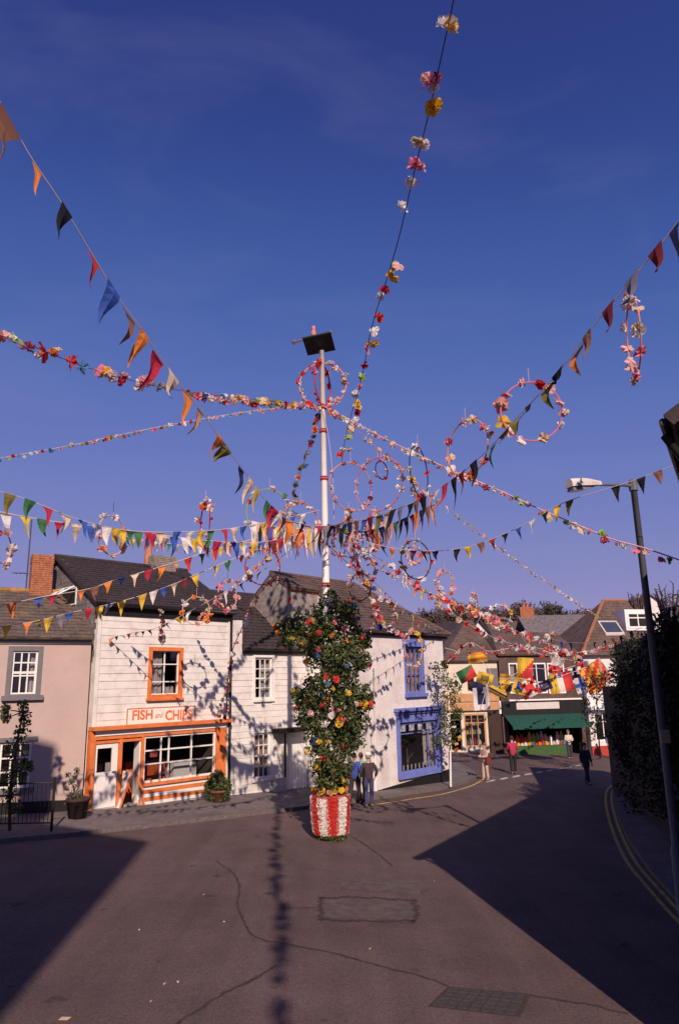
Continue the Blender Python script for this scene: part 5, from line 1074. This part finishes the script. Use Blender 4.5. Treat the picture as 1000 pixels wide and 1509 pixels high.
# ------------------------------------------------------------------ hoops
def hoop(label, cx, cy, rx, ry, d, ring, n, cols, fs=.19, flip=1, cordlen=.28, f=1.0, r=.015):
    c = at(cx, cy, d); R_ = ry * (c - CAM).length / FPX * 1.0; R_ = ry * d / FPX * 1.02
    base = c - Vector((0, 0, R_)); t = thing('flower_hoop', base, label, 'hoop', 'flower hoops hung over the street')
    phi = math.acos(min(1, rx / ry)) * flip - math.atan((cx - 500) / FPX)
    b = MB(); pts = hoop_geo(b, c, R_, phi, r); b.build('ring', paper(ring), t); hoop_flowers(t, pts, n, cols + ['white', 'palepink', 'palepink', 'white'], fs * .84, f)
    one('hanging_cord', paper('palepink'), t, lambda q: q.tube([c + Vector((0, 0, R_)), c + Vector((0, 0, R_ + cordlen))], .006, 4))
    return t
pk = ['pink', 'palepink', 'white', 'salmon', 'red', 'yellow', 'cream']
hoop('narrow edge-on hoop at far right beside the grey pennant', 933, 495, 9, 60, 11, 'salmon', 11, ['pink', 'palepink', 'white', 'salmon', 'cream'], .27, -1)
hoop('largest round pink hoop high at the right', 783, 606, 46, 48, 12, 'pink', 12, ['palepink', 'salmon', 'cream', 'white', 'red', 'yellow', 'pink'], .26)
hoop('pink hoop left of the largest one on the right', 688, 660, 31, 43, 13, 'salmon', 10, pk + ['orange'], .25, -1)
hoop('thin salmon hoop nearest right of the white pole', 517, 717, 31, 38, 17, 'salmon', 11, pk)
hoop('bright pink hoop overlapping the salmon one beside the pole', 558, 713, 36, 41, 16.5, 'pink', 11, pk + ['orange'], .2, -1)
hoop('tiny dark hoop inside the bright pink hoop', 562, 693, 9, 14, 16.8, 'navy', 4, ['white', 'red', 'orange'], .17)
hoop('tall dark hoop right of the two pink ones', 617, 695, 13, 40, 16, 'navy', 11, ['white', 'orange', 'red', 'palepink', 'yellow'], .24)
hoop('pale yellow hoop left of the pole behind the yellow pennant', 397, 757, 33, 38, 17.5, 'lime', 9, ['red', 'pink', 'yellow', 'orange', 'white', 'green'], .2)
hoop('hoop thick with blooms just left of the pole', 443, 771, 26, 32, 18, 'orange', 17, mixc + ['orange', 'yellow'], .23)
hoop('low yellow hoop half hidden just right of the pole', 516, 793, 31, 28, 18, 'tan', 10, mixc + ['orange'], .2)
hoop('small crowded hoop under the salmon ring right of pole', 553, 775, 12, 17, 17.5, 'pink', 11, mixc + ['orange'], .2)
hoop('narrow hoop of white and yellow blooms beside the pole', 514, 775, 6, 20, 17.8, 'salmon', 9, ['white', 'yellow', 'orange', 'red'], .2)
hoop('dense flowered hoop low between pole and dark small ring', 541, 800, 15, 14, 17.2, 'navy', 11, ['white', 'red', 'blue', 'palepink', 'sky'], .24)
hoop('round crimson hoop low to the left of the pole', 387, 835, 25, 27, 18, 'crimson', 12, ['red', 'orange', 'pink', 'yellow', 'salmon', 'navy'], .19)
hoop('sparse hoop above the shop roof at left', 165, 789, 19, 30, 14, 'palepink', 7, ['white', 'cream', 'palepink', 'salmon'], .23)
hoop('partly cut off hoop at the left edge', 2, 806, 13, 24, 14, 'palepink', 6, ['palepink', 'pink', 'white', 'salmon'], .25)
hoop('thin upright hoop with red top over the shop chimney', 302, 772, 7, 34, 16, 'crimson', 9, ['red', 'pink', 'blue', 'orange', 'yellow'], .23, -1)
hoop('white flowered hoop over the right end of the shop roof', 335, 878, 13, 23, 21, 'palepink', 10, ['white', 'palepink', 'cream', 'salmon', 'pink'], .24)
hoop('white and yellow hoop against the dark shop eaves', 289, 900, 19, 20, 22, 'cream', 9, ['white', 'cream', 'palepink', 'yellow', 'orange'], .24)
hoop('double hoop with dark ring right of the pole', 613, 825, 21, 29, 18, 'navy', 10, ['orange', 'red', 'white', 'yellow', 'pink'], .2)
hoop('small pink ring nested inside the dark double hoop', 609, 818, 10, 13, 17.9, 'salmon', 8, ['palepink', 'white', 'pink'], .17)
hoop('pink beaded hoop below the dark pennant string', 656, 860, 12, 17, 20, 'pink', 11, ['pink', 'palepink', 'orange', 'white'], .2)
hoop('arched hoop crossing the hipped roof edge', 538, 838, 14, 18, 18, 'salmon', 8, ['orange', 'red', 'yellow', 'palepink', 'white'], .22)
hoop('red and orange hoop hanging over the hipped roof', 567, 905, 15, 22, 20, 'crimson', 9, ['red', 'orange', 'blue', 'white'], .22)
hoop('hoop of pale blooms above the blue upper window', 609, 955, 12, 25, 24, 'palepink', 10, ['palepink', 'white', 'yellow', 'salmon'], .25)
hoop('white topped hoop over the far wooded ridge', 735, 908, 17, 16, 28, 'white', 9, ['white', 'palepink', 'yellow', 'cream'], .3)
hoop('small edge-on hoop of red blooms before the ridge trees', 699, 888, 4, 13, 24, 'red', 8, ['red', 'yellow', 'orange'], .22)
hoop('small orange hoop hanging over the boarded shop roof', 812, 950, 6, 16, 34, 'brown', 7, ['white', 'orange', 'salmon'], .36)
hoop('salmon hoop above the bush over the stone rear wall', 530, 865, 16, 20, 19, 'brown', 8, ['white', 'pink', 'orange', 'palepink'], .22, -1)
# ------------------------------------------------------------------ signal flags across the far street
def sflag(parent, cx, cy, w_, h_, ang, d, cols, pat):
    b = MB(); n = 8; ca, sa = math.cos(R(ang)), math.sin(R(ang)); ph = random.uniform(0, 6)
    def P(i, j):
        x, y = (i / n - .5), (.5 - j / n)
        X = (x * ca - y * sa * h_ / w_) * w_; Y = (x * sa * w_ / h_ + y * ca) * h_
        return at(cx + X, cy - Y, d + .16 * math.sin(x * 6 + ph) + .1 * math.sin(y * 5 + ph))
    for i in range(n):
        for j in range(n):
            b.cur = pat((i + .5) / n, (j + .5) / n); b.face(P(i, j), P(i + 1, j), P(i + 1, j + 1), P(i, j + 1))
    b.build('flag', [cloth(c) for c in cols], parent)
solid = lambda u, v: 0
vs = lambda k: (lambda u, v: min(k - 1, int(u * k)))
hsx = lambda k: (lambda u, v: int(v * k) % 2)
diag = lambda u, v: int(u + v > 1)
border = lambda u, v: int(.25 < u < .75 and .25 < v < .75)
cross = lambda u, v: int(abs(u - .5) < .13 or abs(v - .5) < .13)
xcr = lambda u, v: int(abs(u - v) < .16 or abs(1 - u - v) < .16)
quart = lambda u, v: (u > .5) ^ (v > .5)
dst = lambda u, v: int((u + v) * 4) % 2
def signal_string(label, ctrl, flags):
    path = cpath(ctrl); t = string_thing('signal_flag_string', label, 'flag string', path, M_cord, .014)
    for f in flags:
        q, _ = nearest(path, f[0], f[1]); sflag(t, f[0], f[1], f[2] * 1.18, f[3] * 1.2, f[4], 1 / q.z, f[5], f[6])
signal_string('left string of signal flags hanging before the cream shop', [(655, 955, 38), (680, 962), (705, 972), (722, 990), (716, 1015), (708, 1045, 37)],
              [(703, 969, 24, 13, 8, ('orange', 'yellow'), hsx(4)), (687, 994, 22, 16, 28, ('green', 'red', 'cream'), diag), (714, 1000, 20, 14, -14, ('yellow', 'olive'), border), (704, 1014, 18, 13, -18, ('navy', 'black'), solid), (709, 1030, 20, 28, 5, ('white', 'navy'), border)])
signal_string('middle string of yellow and red signal flags over the awning', [(725, 1030, 39), (738, 1008), (765, 990), (790, 985), (820, 988), (850, 980, 40)],
              [(733, 1020, 26, 9, -28, ('yellow', 'navy'), hsx(3)), (744, 1001, 14, 12, -8, ('yellow',), solid), (746, 1015, 14, 10, 18, ('yellow', 'navy'), diag), (773, 985, 20, 26, -4, ('yellow', 'red'), diag), (819, 982, 15, 20, -18, ('white', 'red'), hsx(2)), (848, 998, 16, 24, 12, ('white', 'navy'), cross), (861, 988, 15, 22, 12, ('red', 'white'), quart)])
signal_string('lower string of mixed signal flags above the pale shop sign', [(735, 1000, 38), (765, 1000), (800, 1005), (830, 995), (860, 985), (885, 975, 39)],
              [(766, 1011, 18, 20, -16, ('yellow', 'blue'), border), (780, 1014, 24, 22, 28, ('white', 'red'), xcr), (802, 1011, 18, 12, 24, ('navy', 'white'), border), (826, 1006, 30, 24, 14, ('yellow', 'white', 'red'), vs(3)), (856, 1010, 14, 20, 14, ('white', 'blue'), cross), (873, 1000, 24, 34, 25, ('red', 'yellow'), dst), (884, 990, 18, 30, 35, ('tan', 'red'), dst)])
# ------------------------------------------------------------------ small greenery
def sapling(label, pts, trunk, n, s, m_=M_leaf2, d=None, r=.3, name='leafy_sapling', flowers=None, post=None):
    base = trunk[0]; t = thing(name, base, label, 'tree')
    one('trunk', post or M_bark, t, lambda q: q.tube(trunk, [.045 - .025 * k / (len(trunk) - 1) for k in range(len(trunk))], 6))
    b = MB()
    for x, y, rp in pts:
        c = at(x, y, d); rr = rp * d / FPX; one('branch', M_bark, t, lambda q: limb(q, min(trunk, key=lambda p: (p - c).length), c, .02, .008, 3)); blob(b, c, rr, n, s, 1.2)
    b.build('crown', m_, t)
    if flowers:
        for x, y, c in flowers: flower(t, at(x, y, d - .2), .24, c)
    return t
sb = gnd(664, 1163); sb.z += .09
sapling('leafy bough tied to a white post at the blue shop corner', [(650, 1000, 12), (640, 985, 9), (662, 1005, 12), (655, 1025, 13), (668, 1030, 11), (662, 1048, 13), (672, 1012, 10), (657, 1065, 11), (668, 1075, 10), (645, 1092, 10), (662, 1092, 12), (675, 1052, 8), (655, 980, 7)],
        [sb, at(663, 1100, sb.y), at(661, 1030, sb.y), at(655, 985, sb.y)], 80, .14, M_leaf2, sb.y, flowers=[(671, 1095, 'salmon'), (678, 1088, 'yellow'), (668, 1070, 'white'), (674, 1106, 'orange')], post=M_white2)
sb = gnd(884, 1118)
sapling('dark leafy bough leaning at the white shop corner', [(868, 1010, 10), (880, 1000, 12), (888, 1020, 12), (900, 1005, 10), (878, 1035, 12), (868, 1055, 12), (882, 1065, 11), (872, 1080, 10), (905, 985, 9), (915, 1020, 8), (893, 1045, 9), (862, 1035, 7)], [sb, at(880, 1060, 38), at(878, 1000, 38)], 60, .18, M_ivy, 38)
sb = gnd(14, 1230); sb.z += .09
sapling('slim dark leafy sapling at the left edge before the pink house', [(8, 1045, 7), (9, 1058, 7), (35, 1040, 9), (36, 1058, 10), (34, 1075, 11), (28, 1090, 11), (16, 1105, 13), (22, 1130, 13), (10, 1150, 14), (30, 1140, 11), (14, 1175, 12), (24, 1190, 9), (45, 1130, 6)], [sb, at(14, 1170, sb.y), at(24, 1100, sb.y), at(34, 1050, sb.y)], 70, .12, M_leaf, sb.y)
def potted(label, px, py, wpx, hpx, potm, pts, n, s, m_, d_off=0):
    g = gnd(px, py); g.z = gz(g.x, g.y) + .09; d = g.y; r_ = wpx * d / FPX / 2; h_ = hpx * d / FPX
    t = thing('potted_plant', g, label, 'plant')
    one('pot', potm, t, lambda q: q.lathe(g, [(r_ * .72, 0), (r_ * .95, h_ * .85), (r_ * 1.03, h_ * .86), (r_ * 1.03, h_), (r_ * .85, h_), (r_ * .8, h_ * .85)], 16), True)
    b = MB(); sb_ = MB()
    for x, y, rp in pts:
        c = at(x, y, d); blob(b, c, rp * d / FPX, n, s); limb(sb_, g + Vector((0, 0, h_ * .8)), c, .014, .006, 3)
    b.build('foliage', m_, t, kind='stuff'); sb_.build('stem', M_bark, t)
potted('round clipped bush in a terracotta tub right of the shop window', 321, 1186, 26, 15, mat('tub_terracotta', (.25, .09, .06)), [(321, 1157, 19), (310, 1160, 10), (332, 1160, 10), (320, 1146, 11), (314, 1170, 11), (328, 1170, 11), (321, 1176, 12)], 620, .085, M_leaf)
potted('dark tub with a straggly shrub left of the white shop door', 113, 1211, 32, 26, mat('tub_dark', (.05, .03, .03)), [(100, 1142, 4), (113, 1136, 5), (104, 1152, 5), (110, 1162, 6), (98, 1162, 4), (112, 1180, 12), (118, 1176, 7), (103, 1184, 8), (126, 1190, 7)], 45, .08, M_leaf)
# railing in front of the pink house
ra, rb2 = gnd(-20, 1233), gnd(75, 1231); rlg = thing('railing', (ra + rb2) / 2 + Vector((0, 0, .09)), 'black iron railing on the pavement before the pink house', 'railing')
def rz_(p, h): return Vector((p.x, p.y, gz(p.x, p.y) + .09 + h))
for h in (1.15, .2): one('rail', M_black, rlg, lambda q: q.tube([rz_(ra, h), rz_(rb2, h)], .018, 6))
for k in range(15): p = ra.lerp(rb2, k / 15); one('bar', M_black, rlg, lambda q: q.tube([rz_(p, .2), rz_(p, 1.15)], .009, 5))
for p in (ra, rb2): one('post', M_black, rlg, lambda q: q.tube([rz_(p, 0), rz_(p, 1.3)], .035, 8))
# drain cover
dq = [gnd(630, 1484), gnd(766, 1500), gnd(782, 1466), gnd(660, 1455)]; dc = thing('drain_cover', sum(dq, Vector()) / 4, 'square cast iron drain cover set in the road at bottom right', 'drain cover')
dz = Vector((0, 0, .006)); one('frame', M_tar, dc, lambda q: q.hexa([p + Vector((0, 0, -.05)) for p in dq] + [p + dz for p in dq]))
for i in range(7):
    for j in range(5):
        def gq(u, v): return dq[0].lerp(dq[1], u).lerp(dq[3].lerp(dq[2], u), v)
        u0, v0 = .04 + i * .132, .05 + j * .182; q4 = [gq(u0, v0), gq(u0 + .115, v0), gq(u0 + .115, v0 + .15), gq(u0, v0 + .15)]
        one('tread', mat('cast_iron', (.06, .05, .05), .6, .3, 20, .4, 60), dc, lambda q: q.hexa([p + Vector((0, 0, .002)) for p in q4] + [p + Vector((0, 0, .014)) for p in q4]))
for k, (x, y) in enumerate(((242, 1452), (262, 1449), (222, 1478), (205, 1372), (330, 1360), (640, 1300)    , (300, 1320), (545, 1400))):
    q_ = gnd(x, y); a = random.uniform(0, 3); u_ = Vector((math.cos(a), math.sin(a), 0)) * random.uniform(.008, .018); v_ = Vector((-math.sin(a), math.cos(a), 0)) * random.uniform(.008, .016)
    tag(one('paper_scrap', paper('cream' if k % 2 else 'palepink'), None, lambda b: b.hexa([q_ + u_ * i + v_ * j + Vector((0, 0, z + .01 * (i > 0))) for z in (.008, .012) for i, j in ((-1, -1), (1, -.8), (1.1, 1), (-.8, 1))])), 'tiny scrap of tissue paper blown onto the open road', 'litter', 'tissue scraps on the road')
lit = gnd(95, 1503); tag(one('paper_scrap', paper('cream'), None, lambda q: q.hexa([lit + Vector((a, b_, z)) for z in (.008, .014) for a, b_ in ((-.06, -.03), (.05, -.04), (.07, .03), (-.05, .04))])), 'small pale paper scrap lying on the road at bottom left', 'litter')
# ------------------------------------------------------------------ people
def skin_mesh(name, V, E_, rad, m_, parent, sub=2, root=0):
    me = bpy.data.meshes.new(name); me.from_pydata(V, E_, []); o = bpy.data.objects.new(name, me); COL.objects.link(o)
    o.modifiers.new('s', 'SKIN'); sl = me.skin_vertices[0].data
    for i, r_ in enumerate(rad): sl[i].radius = r_ if isinstance(r_, tuple) else (r_, r_)
    sl[root].use_root = True
    sm = o.modifiers.new('u', 'SUBSURF'); sm.levels = sub; sm.render_levels = sub
    dg = bpy.context.evaluated_depsgraph_get(); me2 = bpy.data.meshes.new_from_object(o.evaluated_get(dg)); bpy.data.objects.remove(o)
    me2.name = name; me2.materials.clear(); me2.materials.append(m_)
    me2.polygons.foreach_set('use_smooth', [True] * len(me2.polygons))
    o2 = bpy.data.objects.new(name, me2); COL.objects.link(o2); o2.parent = parent; return o2
def person(label, feet, yaw, H, top, legs, hair, cap=None, arms='down', stride=.1, bag=None, skirt=False):
    t = thing('person', Vector((feet.x, feet.y, gz(feet.x, feet.y) + .0)), label, 'person'); t.rotation_euler = (0, 0, yaw)
    k = H / 1.75; V3 = lambda *a: Vector(a) * k
    pel = V3(0, 0, .93); wst = V3(0, .01, 1.08); chs = V3(0, .0, 1.3); nck = V3(0, 0, 1.47); hd1 = V3(0, -.03, 1.575); hd2 = V3(0, -.015, 1.665)
    def leg(s, f): return [V3(s * .095, 0, .88), V3(s * .10, f * .5 - .02, .49), V3(s * .10, f, .08), V3(s * .115, f - .13, .035)]
    Lg, Rg = leg(-1, -stride), leg(1, stride)
    def arm(s):
        if arms == 'pocket' : return [V3(s * .18, .01, 1.385), V3(s * .30, .05, 1.16), V3(s * .245, -.03, .97), V3(s * .235, -.05, .92)]
        if arms == 'front': return [V3(s * .18, .01, 1.385), V3(s * .23, -.05, 1.14), V3(s * .10, -.26, 1.12), V3(s * .06, -.32, 1.14)]
        return [V3(s * .18, .01, 1.385), V3(s * .25, .03, 1.13), V3(s * .25, -.05, .9), V3(s * .25, -.07, .81)]
    La, Ra = arm(-1), arm(1)
    V = [pel, wst, chs, nck, hd1, hd2] + Lg + Rg + La + Ra
    E_ = [(0, 1), (1, 2), (2, 3), (3, 4), (4, 5), (0, 6), (6, 7), (7, 8), (8, 9), (0, 10), (10, 11), (11, 12), (12, 13), (2, 14), (14, 15), (15, 16), (16, 17), (2, 18), (18, 19), (19, 20), (20, 21)]
    rr = [.10, .10, .12, .042, .082, .092] + [.075, .055, .042, .035] * 2 + [.055, .042, .03, .035] * 2
    for h, (wr, s) in enumerate(((La, -1), (Ra, 1))):       # four fingers and a thumb on each hand
        d = (wr[3] - wr[2]).normalized(); sd_ = d.cross(V3(s, 0, .2)).normalized(); hi = 17 + 4 * h
        for j in range(5):
            i0 = len(V); off = (j - 1.5) * .019 * k
            if j < 4: a_, b2 = wr[3] + d * .045 * k + sd_ * off, wr[3] + d * (.082 + .012 * (j in (1, 2))) * k + sd_ * off * 1.1 + V3(-s * .012, 0, 0)
            else: a_, b2 = wr[3] + d * .012 * k - sd_ * .04 * k, wr[3] + d * .045 * k - sd_ * .055 * k
            V += [a_, b2]; E_ += [(hi, i0), (i0, i0 + 1)]; rr += [.009, .008]
    skin_mesh('body', V, E_, [(r_ * k, r_ * k * (.8 if i < 3 else 1)) for i, r_ in enumerate(rr)], M_skin, t)
    # clothes
    jv = [pel + V3(0, 0, -.15), wst, chs, nck + V3(0, 0, -.04)] + [a for s in (La, Ra) for a in (s[0], s[1], s[2])]
    skin_mesh('jacket', jv, [(0, 1), (1, 2), (2, 3), (2, 4), (4, 5), (5, 6), (2, 7), (7, 8), (8, 9)], [(r_ * k, r_ * k * .85) for r_ in (.172, .162, .168, .075)] + [r_ * k for r_ in (.075, .062, .05)] * 2, top, t)
    tv = [pel + V3(0, 0, -.0)] + [a for s in (Lg, Rg) for a in (s[0], s[1], s[2])] + [pel + V3(0, 0, .12)]
    skin_mesh('trousers', tv, [(0, 1), (1, 2), (2, 3), (0, 4), (4, 5), (5, 6), (0, 7)], [(.150 * k, .13 * k)] + [r_ * k for r_ in (.10, .08, .068)] * 2 + [(.145 * k, .125 * k)], legs, t)
    for s in (Lg, Rg): skin_mesh('shoe', [s[2] + V3(0, .04, -.04), s[3], s[3] + V3(0, -.06, -.005)], [(0, 1), (1, 2)], [.045 * k, .05 * k, .035 * k], mat('shoe', (.12, .06, .04)), t, 1)
    hv = MB(); c = hd2 + V3(0, .012, -.01)
    for a in range(0, 8):
        for e in range(0, 5):
            def hp(a, e): q = a / 8 * 6.283; f = e / 5 * 2.05; return c + Vector((math.cos(q) * math.sin(f) * .092, math.sin(q) * math.sin(f) * .112 + .012, math.cos(f) * .115)) * k
            if e >= 2 and 3.9 < (a + .5) / 8 * 6.283 < 5.6: continue
            hv.face(hp(a, e), hp(a, e + 1), hp(a + 1, e + 1), hp(a + 1, e))
    me = hv; org = wloc(t)
    o = bpy.data.meshes.new('hair'); o.from_pydata(hv.v, [], hv.f); o.materials.append(hair); ho = bpy.data.objects.new('hair', o); COL.objects.link(ho); ho.parent = t
    # face: eyes, nose, mouth, ears
    fc = hd1.lerp(hd2, .5) + V3(0, -.088, 0)
    for nm, pc, sz in (('eye', V3(-.032, .004, .01), (.02, .012, .012)), ('eye', V3(.032, .004, .01), (.02, .012, .012)), ('mouth', V3(0, -.004, -.05), (.045, .012, .01)), ('nose', V3(0, -.012, -.018), (.022, .03, .034))):
        fm = MB(); fm.box(fc + pc, *[q * k for q in sz]); f_o = bpy.data.meshes.new(nm); f_o.from_pydata(fm.v, [], fm.f); f_o.materials.append(M_skin if nm == 'nose' else mat('face_dark', (.08, .03, .03)))
        fo = bpy.data.objects.new(nm, f_o); COL.objects.link(fo); fo.parent = t
    if cap:
        cm = MB(); cm.lathe(hd2 + V3(0, .01, .03), [(.118 * k, 0), (.125 * k, .03 * k), (.10 * k, .08 * k), (.04 * k, .10 * k)], 14); cm.box(hd2 + V3(0, -.13, .035), .15 * k, .09 * k, .015 * k)
        c_ = bpy.data.meshes.new('cap'); c_.from_pydata(cm.v, [], cm.f); c_.materials.append(cap); cpo = bpy.data.objects.new('cap', c_); COL.objects.link(cpo); cpo.parent = t
    if bag:
        bm_ = MB(); bm_.box(V3(.24, .02, .95), .1 * k, .28 * k, .28 * k); bm_.tube([V3(.26, .02, 1.08), V3(.12, .0, 1.47), V3(-.1, .05, 1.2)], .015 * k, 5)
        b_ = bpy.data.meshes.new('bag'); b_.from_pydata(bm_.v, [], bm_.f); b_.materials.append(bag); bo = bpy.data.objects.new('shoulder_bag', b_); COL.objects.link(bo); bo.parent = t
    return t
def gp(x, y, up=0): p = gnd(x, y); return p
C_ = lambda n, c: mat('clothes_' + n, c, .85, .15, 10)
hairg = mat('hair_grey', (.3, .26, .24)); haird = mat('hair_dark', (.04, .025, .02)); hairb = mat('hair_brown', (.14, .07, .04))
person('man in dark jacket, jeans and white cap with his back turned by the barrel', gp(544, 1190), math.pi + .2, 1.72, C_('plum', (.055, .035, .045)), C_('jeans', (.05, .06, .14)), hairg, mat('white_cap', (.8, .75, .7)), 'pocket', .05)
person('man in bright blue jumper half hidden behind the red and white barrel', gp(523, 1186), math.pi - .5, 1.68, C_('blue', (.05, .08, .40)), C_('dark', (.04, .03, .035)), haird, None, 'down', .22)
person('person in pale green top between the two men by the barrel', gp(533, 1182), math.pi - .2, 1.64, C_('mint', (.14, .38, .28)), C_('darker', (.05, .04, .045)), hairb)
person('person in pink top and beige trousers with red bag by the give-way line', gp(716, 1151), -1.1, 1.62, C_('pinktop', (.55, .35, .32)), C_('beige', (.50, .38, .30)), hairb, None, 'front', .06, C_('bag', (.18, .03, .03)))
person('person in crimson jumper and black trousers facing the stall', gp(757, 1141), math.pi, 1.78, C_('crimson', (.42, .03, .08)), C_('black', (.02, .018, .02)), haird, None, 'front', .08)
person('walker in dark clothes stepping along the shaded road', gp(866, 1156), .3, 1.78, C_('charcoal', (.035, .03, .04)), C_('slateleg', (.03, .03, .04)), haird, None, 'down', .25)
person('man in cream shirt standing at the right end of the stall', gp(840, 1119), 0, 1.72, C_('cream', (.62, .52, .42)), C_('navyleg', (.04, .04, .07)), hairg, None, 'front', .05)
person('shaded person in blue jacket before the white shop', gp(899, 1117), .6, 1.7, C_('dullblue', (.10, .14, .28)), C_('dl', (.06, .05, .06)), hairb)
person('shaded person in red jacket at far right by the white shop', gp(915, 1115), -.5, 1.66, C_('dullred', (.28, .06, .06)), C_('dm', (.05, .05, .06)), haird)
